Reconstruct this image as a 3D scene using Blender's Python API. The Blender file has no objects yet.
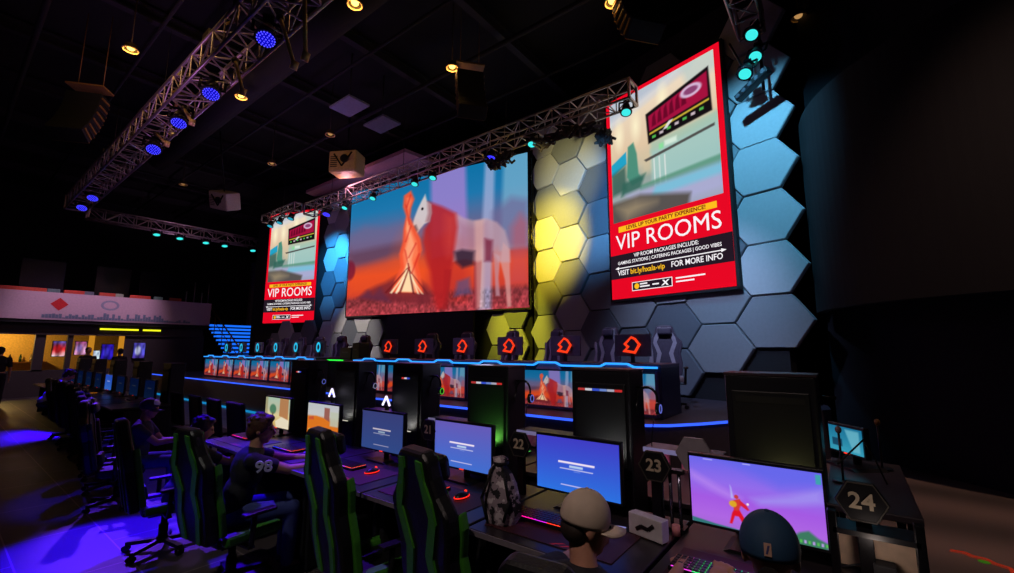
import bpy, math, random
import numpy as np
from mathutils import Vector, Matrix, Euler
random.seed(7)
PI = math.pi
C = bpy.context.scene.collection

# ------------------------------------------------------------------ materials
def lin(c):
    out = []
    for v in c:
        v = v / 255.0
        out.append(v / 12.92 if v <= 0.04045 else ((v + 0.055) / 1.055) ** 2.4)
    return out
MC = {}
def mat(name, rgb, rough=0.6, metal=0.0, var=0.12, scale=18.0, bump=0.0, trans=0.0, spec=0.5):
    if name in MC: return MC[name]
    m = bpy.data.materials.new(name); m.use_nodes = True
    nt = m.node_tree; b = nt.nodes['Principled BSDF']
    b.inputs['Roughness'].default_value = rough
    b.inputs['Metallic'].default_value = metal
    b.inputs['Specular IOR Level'].default_value = spec
    l = lin(rgb)
    tc = nt.nodes.new('ShaderNodeTexCoord'); no = nt.nodes.new('ShaderNodeTexNoise')
    no.inputs['Scale'].default_value = scale; no.inputs['Detail'].default_value = 3
    nt.links.new(tc.outputs['Object'], no.inputs['Vector'])
    r = nt.nodes.new('ShaderNodeValToRGB')
    r.color_ramp.elements[0].position = 0.3; r.color_ramp.elements[1].position = 0.7
    r.color_ramp.elements[0].color = [v * (1 - var) for v in l] + [1]
    r.color_ramp.elements[1].color = [min(1, v * (1 + var)) for v in l] + [1]
    nt.links.new(no.outputs['Fac'], r.inputs['Fac']); nt.links.new(r.outputs['Color'], b.inputs['Base Color'])
    if bump:
        bp = nt.nodes.new('ShaderNodeBump'); bp.inputs['Strength'].default_value = bump
        bp.inputs['Distance'].default_value = 0.01
        nt.links.new(no.outputs['Fac'], bp.inputs['Height']); nt.links.new(bp.outputs['Normal'], b.inputs['Normal'])
    if trans: b.inputs['Transmission Weight'].default_value = trans
    MC[name] = m; return m
def emit(name, rgb, s=1.0):
    if name in MC: return MC[name]
    m = bpy.data.materials.new(name); m.use_nodes = True
    nt = m.node_tree; nt.nodes.clear()
    o = nt.nodes.new('ShaderNodeOutputMaterial'); e = nt.nodes.new('ShaderNodeEmission')
    e.inputs['Color'].default_value = lin(rgb) + [1]; e.inputs['Strength'].default_value = s
    nt.links.new(e.outputs[0], o.inputs[0]); MC[name] = m; return m
def screen_mat(s=1.0):
    n = 'led_image_%g' % s
    if n in MC: return MC[n]
    m = bpy.data.materials.new(n); m.use_nodes = True
    nt = m.node_tree; nt.nodes.clear()
    o = nt.nodes.new('ShaderNodeOutputMaterial'); e = nt.nodes.new('ShaderNodeEmission')
    a = nt.nodes.new('ShaderNodeAttribute'); a.attribute_name = 'picture'
    nt.links.new(a.outputs['Color'], e.inputs['Color']); e.inputs['Strength'].default_value = s
    nt.links.new(e.outputs[0], o.inputs[0]); MC[n] = m; return m

# ------------------------------------------------------------------ mesh builder
class MB:
    def __init__(s): s.v = []; s.f = []; s.sm = []
    def add(s, vs, fs, smooth=False):
        o = len(s.v); s.v += [tuple(p) for p in vs]
        for f in fs: s.f.append(tuple(i + o for i in f)); s.sm.append(smooth)
        return s
    def box(s, c, d, rot=None, taper=1.0):
        x, y, z = [k / 2 for k in d]; vs = []
        for k, (i, j) in [(k, ij) for k in (-1, 1) for ij in ((-1, -1), (1, -1), (1, 1), (-1, 1))]:
            t = taper if k > 0 else 1
            p = Vector((i * x * t, j * y * t, k * z))
            if rot is not None: p = rot @ p
            vs.append(p + Vector(c))
        return s.add(vs, [(3, 2, 1, 0), (4, 5, 6, 7), (0, 1, 5, 4), (1, 2, 6, 5), (2, 3, 7, 6), (3, 0, 4, 7)])
    def cyl(s, p, q, r0, r1=None, n=12, caps=True, smooth=True):
        if r1 is None: r1 = r0
        p, q = Vector(p), Vector(q); d = (q - p)
        if d.length < 1e-6: return s
        d.normalize(); a = d.orthogonal().normalized(); b = d.cross(a)
        vs = [p + (a * math.cos(2 * PI * k / n) + b * math.sin(2 * PI * k / n)) * r0 for k in range(n)] + \
             [q + (a * math.cos(2 * PI * k / n) + b * math.sin(2 * PI * k / n)) * r1 for k in range(n)]
        s.add(vs, [(k, (k + 1) % n, n + (k + 1) % n, n + k) for k in range(n)], smooth)
        if caps:
            o = len(s.v) - 2 * n
            s.f.append(tuple(o + k for k in reversed(range(n)))); s.sm.append(False)
            s.f.append(tuple(o + n + k for k in range(n))); s.sm.append(False)
        return s
    def tube(s, pts, r, n=8):
        for a, b in zip(pts[:-1], pts[1:]): s.cyl(a, b, r, r, n)
        for a in pts[1:-1]: s.ell(a, (r, r, r), n=n, m=4)
        return s
    def bar(s, p, q, w, h):
        p, q = Vector(p), Vector(q); d = (q - p); L = d.length; d.normalize()
        up = Vector((0, 0, 1)) if abs(d.z) < .95 else Vector((0, 1, 0))
        sd = d.cross(up).normalized(); up = sd.cross(d)
        vs = [(p if k < 4 else q) + sd * (w / 2 * i) + up * (h / 2 * j) for k, (i, j) in enumerate([(-1, -1), (1, -1), (1, 1), (-1, 1)] * 2)]
        return s.add(vs, [(3, 2, 1, 0), (4, 5, 6, 7), (0, 1, 5, 4), (1, 2, 6, 5), (2, 3, 7, 6), (3, 0, 4, 7)])
    def ell(s, c, r, n=16, m=10, rot=None, v0=-PI / 2, v1=PI / 2):
        c = Vector(c); vs = []
        for i in range(m + 1):
            t = v0 + (v1 - v0) * i / m
            for k in range(n):
                p = Vector((r[0] * math.cos(t) * math.cos(2 * PI * k / n), r[1] * math.cos(t) * math.sin(2 * PI * k / n), r[2] * math.sin(t)))
                if rot is not None: p = rot @ p
                vs.append(p + c)
        return s.add(vs, [(i * n + k, i * n + (k + 1) % n, (i + 1) * n + (k + 1) % n, (i + 1) * n + k) for i in range(m) for k in range(n)], True)
    def torus(s, c, R, r, rot=None, n=24, m=8, a0=0, a1=2 * PI):
        vs = []; full = abs(a1 - a0 - 2 * PI) < 1e-4; N = n if full else n + 1
        for i in range(N):
            a = a0 + (a1 - a0) * i / n
            for k in range(m):
                b = 2 * PI * k / m
                p = Vector(((R + r * math.cos(b)) * math.cos(a), (R + r * math.cos(b)) * math.sin(a), r * math.sin(b)))
                if rot is not None: p = rot @ p
                vs.append(p + Vector(c))
        return s.add(vs, [(i * m + k, ((i + 1) % N) * m + k, ((i + 1) % N) * m + (k + 1) % m, i * m + (k + 1) % m)
                          for i in range(n) for k in range(m)], True)
    def prism(s, pts, th, M=None):      # outline in local xz plane, front at y=0, thickness th towards +y
        n = len(pts); vs = [Vector((p[0], 0, p[1])) for p in pts] + [Vector((p[0], th, p[1])) for p in pts]
        if M is not None: vs = [M @ v for v in vs]
        return s.add(vs, [tuple(range(n)), tuple(reversed(range(n, 2 * n)))] + [(k, n + k, n + (k + 1) % n, (k + 1) % n) for k in range(n)])
    def cone_r(s, p, q, r0, r1): # capsule-like for bodies
        s.ell(p, (r0,) * 3, n=12, m=8); s.ell(q, (r1,) * 3, n=12, m=8); return s.cyl(p, q, r0, r1, 12)
    def build(s, name, m, parent=None, bevel=0, loc=None, rot=None):
        me = bpy.data.meshes.new(name); me.from_pydata(s.v, [], s.f); me.validate(); me.update()
        if len(me.polygons) == len(s.sm):
            me.polygons.foreach_set('use_smooth', s.sm)
        me.materials.append(m)
        o = bpy.data.objects.new(name, me); C.objects.link(o)
        if parent is not None: o.parent = parent
        if loc is not None: o.location = loc
        if rot is not None: o.rotation_euler = rot
        if bevel:
            b = o.modifiers.new('b', 'BEVEL'); b.width = bevel; b.segments = 2; b.limit_method = 'ANGLE'
        return o
def thing(name, label, cat, loc=(0, 0, 0), rz=0, group=None, rot=None):
    o = bpy.data.objects.new(name, None); C.objects.link(o); o.empty_display_size = .1
    o.location = loc; o.rotation_euler = rot if rot is not None else (0, 0, rz)
    o['label'] = label; o['category'] = cat
    if group: o['group'] = group
    return o
def tag(o, label, cat, group=None):
    o['label'] = label; o['category'] = cat
    if group: o['group'] = group
    return o
def struct(o): o['kind'] = 'structure'; return o
KIDS = {}
def dup(root, loc, rz, label, group=None, rot=None, skip=()):
    kids = [c for c in C.objects if c.parent is root]
    r = root.copy(); C.objects.link(r); r.location = loc; r.rotation_euler = rot if rot is not None else (0, 0, rz); r['label'] = label
    if group: r['group'] = group
    for ch in kids:
        if ch.name.split('.')[0] in skip: continue
        c = ch.copy(); C.objects.link(c); c.parent = r
        for g in [g for g in C.objects if g.parent is ch]:
            d = g.copy(); C.objects.link(d); d.parent = c
    return r
def text(s, size, m, parent, M, name='lettering', ext=.002, align='CENTER', sx=1.0, bold=0.0):
    cu = bpy.data.curves.new(name, 'FONT'); cu.body = s; cu.size = size; cu.extrude = ext; cu.align_x = align; cu.align_y = 'CENTER'
    cu.offset = bold; cu.resolution_u = 3
    t = bpy.data.objects.new(name, cu); C.objects.link(t)
    dg = bpy.context.evaluated_depsgraph_get(); dg.update()
    me = bpy.data.meshes.new_from_object(t.evaluated_get(dg)); bpy.data.objects.remove(t)
    T = M @ Matrix.Rotation(PI / 2, 4, 'X') @ Matrix.Diagonal((sx, 1, 1, 1))   # text in xz plane facing -y
    me.transform(T); me.materials.clear(); me.materials.append(m)
    o = bpy.data.objects.new(name, me); C.objects.link(o); o.parent = parent
    return o
TR = Matrix.Translation

# ------------------------------------------------------------------ painter for what the LED screens show
class Pic:
    def __init__(s, w, h, asp):
        s.w, s.h = w, h; s.a = np.zeros((h, w, 3)); s.asp = asp
        s.U, s.V = np.meshgrid((np.arange(w) + .5) / w, (np.arange(h) + .5) / h)
    def grad(s, stops):
        vs = [p[0] for p in stops]
        for k in range(3): s.a[..., k] = np.interp(s.V, vs, [p[1][k] for p in stops])
        return s
    def mix(s, mask, col, al=1.0):
        m = (mask * al)[..., None]; s.a = s.a * (1 - m) + np.array(col, float) * m; return s
    def poly(s, pts, col, al=1.0, soft=0.004):
        d = np.full(s.U.shape, 1e9); ins = np.zeros(s.U.shape, bool); n = len(pts)
        for i in range(n):
            x1, y1 = pts[i]; x2, y2 = pts[(i + 1) % n]
            ex, ey = (x2 - x1), (y2 - y1); L = ex * ex + ey * ey + 1e-12
            t = np.clip(((s.U - x1) * ex + (s.V - y1) * ey) / L, 0, 1)
            d = np.minimum(d, np.hypot(s.U - x1 - t * ex, s.V - y1 - t * ey))
            c = (y1 > s.V) != (y2 > s.V)
            xi = x1 + (s.V - y1) * ex / (ey if abs(ey) > 1e-12 else 1e-12)
            ins ^= c & (s.U < xi)
        sd = np.where(ins, d, -d)
        return s.mix(np.clip(sd / soft * .5 + .5, 0, 1), col, al)
    def ell(s, c, r, col, al=1.0, soft=.2):
        q = np.hypot((s.U - c[0]) / r[0], (s.V - c[1]) / r[1])
        return s.mix(np.clip((1 - q) / soft, 0, 1), col, al)
    def rect(s, x0, y0, x1, y1, col, al=1.0, soft=.003): return s.poly([(x0, y0), (x1, y0), (x1, y1), (x0, y1)], col, al, soft)
    def noise(s, n, amt, mask=None, seed=1, n2=None):
        r = np.random.RandomState(seed); n2 = n2 or n
        g = r.rand(n2 + 2, n + 2); x = s.U * n; y = s.V * n2; i = x.astype(int); j = y.astype(int); fx = x - i; fy = y - j
        fx = fx * fx * (3 - 2 * fx); fy = fy * fy * (3 - 2 * fy)
        v = (g[j, i] * (1 - fx) + g[j, i + 1] * fx) * (1 - fy) + (g[j + 1, i] * (1 - fx) + g[j + 1, i + 1] * fx) * fy
        m = (v - .5) * 2 * amt
        if mask is not None: m = m * mask
        s.a = s.a * (1 + m[..., None]); return s
    def mesh(s, name, W, H, parent, strength=1.0, loc=(0, 0, 0)):   # lies in xz, centre bottom at origin, facing -y
        w, h = s.w, s.h; xs = np.linspace(-W / 2, W / 2, w); zs = np.linspace(H, 0, h)
        X, Z = np.meshgrid(xs, zs); vs = np.stack([X.ravel(), np.zeros(w * h), Z.ravel()], 1) + np.array(loc)
        idx = np.arange(w * h).reshape(h, w)
        f = np.stack([idx[1:, :-1].ravel(), idx[1:, 1:].ravel(), idx[:-1, 1:].ravel(), idx[:-1, :-1].ravel()], 1)
        me = bpy.data.meshes.new(name); me.from_pydata(vs.tolist(), [], f.tolist())
        ca = me.color_attributes.new('picture', 'FLOAT_COLOR', 'POINT')
        a = np.clip(s.a, 0, 255) / 255; l = np.where(a <= .04045, a / 12.92, ((a + .055) / 1.055) ** 2.4)
        ca.data.foreach_set('color', np.concatenate([l.reshape(-1, 3), np.ones((w * h, 1))], 1).ravel())
        me.materials.append(screen_mat(strength))
        o = bpy.data.objects.new(name, me); C.objects.link(o)
        if parent is not None: o.parent = parent
        return o

# ------------------------------------------------------------------ common materials
BLK = mat('black_plastic', (20, 20, 24), .38)
BLKM = mat('black_metal', (22, 22, 26), .35, .6)
DARK = mat('matte_black', (12, 12, 16), .8)
GREY = mat('grey_plastic', (70, 72, 80), .5)
ALU = mat('truss_aluminium', (175, 160, 165), .38, .85)
RIG = mat('dark_rigging_steel', (60, 52, 46), .5, .6)
AMBER_STEEL = mat('pale_painted_steel', (200, 170, 110), .5, .3)
LEATH = mat('black_leatherette', (16, 16, 19), .45, bump=.2, scale=60)
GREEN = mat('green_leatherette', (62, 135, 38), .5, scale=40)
GREEND = mat('dark_green_leatherette', (45, 95, 40), .5, scale=40)
WOODTOP = mat('charcoal_laminate', (40, 34, 38), .35)
WHITE = mat('white_plastic', (205, 200, 205), .5)
SKIN = mat('skin', (190, 135, 110), .55, var=.06, scale=30)
E_BLUE = emit('blue_led', (40, 90, 255), 3.0)
E_CYAN = emit('cyan_led', (20, 215, 255), 3.0)
E_LINE = emit('sky_blue_led_line', (45, 150, 255), 1.5)
E_TEAL = emit('teal_lamp_lens', (60, 225, 222), 1.15)
E_WHITE = emit('white_led', (240, 240, 255), 1.0)
E_AMB = emit('warm_lamp', (255, 200, 90), 3.0)
E_RED = emit('red_led', (255, 50, 25), 1.4)
E_GREEN = emit('green_led', (60, 230, 40), 1.0)

# ------------------------------------------------------------------ setting
def floor_mat():
    m = bpy.data.materials.new('floor_tiles'); m.use_nodes = True; nt = m.node_tree; b = nt.nodes['Principled BSDF']
    tc = nt.nodes.new('ShaderNodeTexCoord'); br = nt.nodes.new('ShaderNodeTexBrick')
    br.offset = 0.5; br.inputs['Scale'].default_value = 1; br.inputs['Brick Width'].default_value = 1.2; br.inputs['Row Height'].default_value = .6
    br.inputs['Mortar Size'].default_value = .006
    br.inputs['Color1'].default_value = lin((96, 84, 84)) + [1]; br.inputs['Color2'].default_value = lin((88, 78, 80)) + [1]
    br.inputs['Mortar'].default_value = lin((170, 150, 150)) + [1]
    nt.links.new(tc.outputs['Object'], br.inputs['Vector'])
    no = nt.nodes.new('ShaderNodeTexNoise'); no.inputs['Scale'].default_value = 1.2; no.inputs['Detail'].default_value = 5
    nt.links.new(tc.outputs['Object'], no.inputs['Vector'])
    mx = nt.nodes.new('ShaderNodeMixRGB'); mx.blend_type = 'MULTIPLY'; mx.inputs['Fac'].default_value = .5
    nt.links.new(br.outputs['Color'], mx.inputs['Color1']); nt.links.new(no.outputs['Fac'], mx.inputs['Color2'])
    nt.links.new(mx.outputs[0], b.inputs['Base Color']); b.inputs['Roughness'].default_value = .45
    return m
def carpet_mat():
    m = bpy.data.materials.new('swirl_carpet'); m.use_nodes = True; nt = m.node_tree; b = nt.nodes['Principled BSDF']
    tc = nt.nodes.new('ShaderNodeTexCoord'); w = nt.nodes.new('ShaderNodeTexWave'); w.wave_type = 'RINGS'
    w.inputs['Scale'].default_value = .25; w.inputs['Distortion'].default_value = 5; w.inputs['Detail'].default_value = 2; w.inputs['Detail Scale'].default_value = .6
    nt.links.new(tc.outputs['Object'], w.inputs['Vector'])
    r = nt.nodes.new('ShaderNodeValToRGB'); r.color_ramp.elements[0].color = lin((72, 62, 58)) + [1]; r.color_ramp.elements[1].color = lin((112, 94, 88)) + [1]
    nt.links.new(w.outputs['Fac'], r.inputs['Fac']); nt.links.new(r.outputs[0], b.inputs['Base Color']); b.inputs['Roughness'].default_value = .9
    return m
struct(MB().box((-14, 4.5, -.1), (34, 21, .2)).build('floor', floor_mat()))
cp = MB(); cp.prism([(-1.4, 2.2), (2.6, 2.2), (2.6, 7.7), (1.75, 7.85), (1.0, 8.5), (.3, 9.2), (-.1, 9.35), (-1.4, 7.0)], .012, Matrix.Rotation(-PI / 2, 4, 'X'))
cpo = struct(cp.build('floor_carpet', carpet_mat())); cpo.location.z = .014
struct(MB().box((-14, 4.5, 9.6), (34, 21, .2)).build('ceiling', mat('ceiling_black', (6, 6, 12), .95)))
WALLD = mat('dark_wall_paint', (14, 15, 22), .85)
struct(MB().box((-14, 14.9, 4.75), (34, .2, 9.5)).build('wall_back', WALLD))
struct(MB().box((-30.9, 4.5, 4.75), (.2, 21, 9.5)).build('wall_left', WALLD))
struct(MB().box((-14, -5.9, 4.75), (34, .2, 9.5)).build('wall_front', WALLD))
# curved dark wall on the right
def arc_wall(z0, z1, r, th, c, a0, a1, n=28):
    mb = MB(); vs = []
    for i in range(n + 1):
        a = a0 + (a1 - a0) * i / n
        for rr in (r, r + th):
            for z in (z0, z1): vs.append((c[0] + rr * math.cos(a), c[1] + rr * math.sin(a), z))
    fs = []
    for i in range(n):
        o = i * 4; p = o + 4
        fs += [(o, p, p + 1, o + 1), (o + 2, o + 3, p + 3, p + 2), (o + 1, p + 1, p + 3, o + 3), (o, o + 2, p + 2, p)]
    fs += [(0, 1, 3, 2), (4 * n, 4 * n + 2, 4 * n + 3, 4 * n + 1)]
    return mb.add(vs, fs, False)
struct(MB().add([(-.25, 9.45, 0), (3.2, 6.3, 0), (3.2, 6.3, 9.5), (-.25, 9.45, 9.5), (-.1, 9.62, 0), (3.36, 6.46, 0), (3.36, 6.46, 9.5), (-.1, 9.62, 9.5)],
    [(0, 1, 2, 3), (7, 6, 5, 4), (0, 4, 5, 1), (3, 2, 6, 7), (1, 5, 6, 2), (0, 3, 7, 4)]).build('wall_right', mat('wall_right_paint', (15, 17, 26), .8)))
struct(arc_wall(2.3, 5.6, 2.6, .12, (2.35, 9.2), PI * 1.02, PI * 1.5).build('wall_right_drum', mat('drum_paint', (7, 7, 15), .9)))

# backing wall behind the hexagons: three facets
MA, MBp = Vector((-15.95, 8.96, 0)), Vector((-7.17, 10.43, 0))
RA, RB = Vector((-7.17, 10.43, 0)), Vector((-.25, 8.52, 0))
LA, LB = Vector((-19.9, 8.05, 0)), Vector((-15.95, 9.0, 0))
def facet_frame(a, b):
    ex = (b - a).normalized(); ey = Vector((0, 0, 1)).cross(ex)  # ey points away from the viewer
    return ex, ey
def facet_wall(a, b, name, z0=.75, z1=8.6, off=.16, th=.25, ext=0):
    ex, ey = facet_frame(a, b); a2 = a + ey * off; b2 = b + ey * off + ex * ext
    return struct(MB().add([a2 + Vector((0, 0, z0)), b2 + Vector((0, 0, z0)), b2 + Vector((0, 0, z1)), a2 + Vector((0, 0, z1)),
        a2 + ey * th + Vector((0, 0, z0)), b2 + ey * th + Vector((0, 0, z0)), b2 + ey * th + Vector((0, 0, z1)), a2 + ey * th + Vector((0, 0, z1))],
        [(0, 1, 2, 3), (7, 6, 5, 4), (0, 4, 5, 1), (3, 2, 6, 7), (1, 5, 6, 2), (0, 3, 7, 4)]).build(name, WALLD))
facet_wall(MA, MBp, 'wall_stage_middle'); facet_wall(RA, RB, 'wall_stage_right', ext=-.6); facet_wall(LA, LB, 'wall_stage_left')

# stage platform
st_pts = [(-23.0, 5.55), (-3.2, 5.55), (-2.3, 5.62), (-1.9, 5.9), (-1.6, 6.3), (-1.36, 6.7), (-1.1, 7.2), (-.55, 8.4), (-.3, 8.9), (-.8, 14.6), (-20.6, 14.6), (-20.6, 8.6), (-23, 8.6)]
st = MB(); st.prism(st_pts, .75, Matrix.Rotation(-PI / 2, 4, 'X'))
STG = mat('stage_deck', (58, 54, 66), .5, bump=.1)
so = struct(st.build('stage_floor', STG)); so.location.z = .75
def strip(pts, z, h, d, m, name, label, off=.0):
    t = MB()
    for (a, b) in zip(pts[:-1], pts[1:]): t.bar((a[0], a[1] - off, z), (b[0], b[1] - off, z), d, h)
    o = t.build(name, m); tag(o, label, 'LED strip'); return o
strip(st_pts[:8], .735, .03, .03, emit('stage_edge_led', (50, 90, 255), 1.5), 'led_strip', 'blue LED strip running along the upper edge of the stage front', .02)
strip([(-23, 5.53), (-4, 5.53)], .03, .05, .03, emit('stage_foot_led', (20, 130, 190), 1.0), 'led_strip', 'teal LED strip along the floor at the foot of the stage', .02)

# ------------------------------------------------------------------ hexagon panels on the wall
HEXM = [mat('hexagon_light_grey_felt', (178, 180, 184), .8, var=.04), mat('hexagon_mid_grey_felt', (130, 134, 140), .8, var=.04), mat('hexagon_slate_felt', (96, 102, 112), .8, var=.04),
        mat('hexagon_black_felt', (30, 30, 38), .8, var=.04)]
HN = ['light grey', 'mid grey', 'slate grey', 'black']
def hexmesh(name, R, sx, m, loc, ez, tilt=0, th=.1):
    # bevelled hexagonal slab, front face towards -y
    mb = MB(); rows = []
    for rr, y in ((R * .985, th), (R * .985, .02), (R * .955, 0)):
        rows.append([(rr * sx * math.cos(k * PI / 3), y, rr * math.sin(k * PI / 3)) for k in range(6)])
    vs = rows[0] + rows[1] + rows[2]
    fs = [tuple(range(12, 18)), tuple(reversed(range(0, 6)))]
    for a in (0, 6):
        for k in range(6): fs.append((a + k, a + (k + 1) % 6, a + 6 + (k + 1) % 6, a + 6 + k))
    mb.add(vs, [tuple(reversed(f)) for f in fs]); return mb.build(name, m, loc=loc, rot=(tilt, 0, ez))
def ordn(k): return ['topmost', 'second from top', 'third from top', 'fourth from top', 'fifth from top', 'sixth from top', 'seventh from top', 'eighth from top', 'ninth from top'][k]
def ordc(k): return ['first', 'second', 'third', 'fourth', 'fifth', 'sixth', 'seventh', 'eighth', 'ninth', 'tenth', 'eleventh', 'twelfth', 'thirteenth', 'fourteenth'][k]
hexN = 0
def hexes(a, b, s0, pitch, ncol, z_even, row, R, ref, zlo, zhi, skip=lambda s, z: False, pick=lambda c, r: 0, off=.05):
    ex, ey = facet_frame(a, b); ang = math.atan2(ex.y, ex.x); global hexN
    for c in range(ncol):
        s = s0 + c * pitch; z = z_even + (row / 2 if c % 2 else 0); zs = []
        while z + row < zhi: z += row
        while z > zlo:
            if not skip(s, z): zs.append(z)
            z -= row
        for r, z in enumerate(zs):
            k = pick(c, r); p = a + ex * s + ey * (off + random.uniform(-.03, .05)); p.z = z
            o = hexmesh('wall_hexagon', R, pitch / (1.5 * R), HEXM[k], p, ang)
            tag(o, '%s hexagon %s, %s column, %s' % (HN[k], ref, ordc(c), ordn(r)), 'wall panel', 'hexagonal panels on the stage wall')
            hexN += 1
rnd = random.Random(11)
# right facet: columns counted from the fire screen outwards; s measured from RA
exR, eyR = facet_frame(RA, RB)
s_right = (Vector((-1.01, 8.72, 0)) - RA).dot(exR)          # right-most column
sc0 = s_right - 6 * .962
def skR(s, z):
    p0 = (Vector((-4.24, 9.6, 0)) - RA).dot(exR); p1 = (Vector((-1.5, 8.85, 0)) - RA).dot(exR)
    if p0 + .5 < s < p1 - .5 and 3.3 < z < 7.3: return True      # fully behind the poster screen
    if z < 1.5 and s > s_right - .3: return True
    return z > 8.1
PR = {0: [0, 0, 1, 0, 0, 1, 0, 0], 1: [1, 0, 1, 0, 1, 0, 0, 1], 2: [1, 0, 2, 1, 0, 1, 2, 1], 3: [1, 1, 2, 1], 4: [2, 1, 2, 2], 5: [2, 1, 1, 1], 6: [0, 0, 0, 0, 0, 0, 1, 3]}
def pkR(c, r):
    return PR[c][r % len(PR[c])]
hexes(RA, RB, sc0, .962, 7, 2.18, .925, .53, 'right of the fire screen', 1.0, 8.1, skR, pkR)
# middle facet: rows below the fire screen and the strip at its left
exM, eyM = facet_frame(MA, MBp); LM = (MBp - MA).length
def skM(s, z):
    if s > 1.7 and z > 3.0: return True
    d0 = (Vector((-12.4, 9.56, 0)) - MA).dot(exM); d1 = (Vector((-9.0, 10.1, 0)) - MA).dot(exM)
    return d0 - .2 < s < d1 + .3
hexes(MA, MBp, .35, .62, 14, 2.3, .95, .54, 'left of or below the fire screen', 1.3, 7.6, skM, lambda c, r: [0, 1, 0, 2, 1, 0, 1, 2][(c * 3 + r) % 8] if c < 3 else [0, 1, 0][(c + r) % 3])
hexes(LA, LB, 1.6, .62, 4, 1.9, .95, .54, 'under the left poster', 1.3, 2.4, lambda s, z: False, lambda c, r: [1, 0, 1, 2][(c + r) % 4])
# dark doorway under the fire screen
dr = MB(); p = Vector((-10.7, 9.84, .0)); M_ = Matrix.Translation((-10.7, 9.72, .75)) @ Matrix.Rotation(math.atan2(exM.y, exM.x), 4, 'Z')
dr.prism([(-1.75, 0), (1.75, 0), (1.75, 2.08), (-1.75, 2.08)], .1, M_)
struct(dr.build('door_1', mat('door_dark', (26, 24, 26), .7)))

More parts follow.
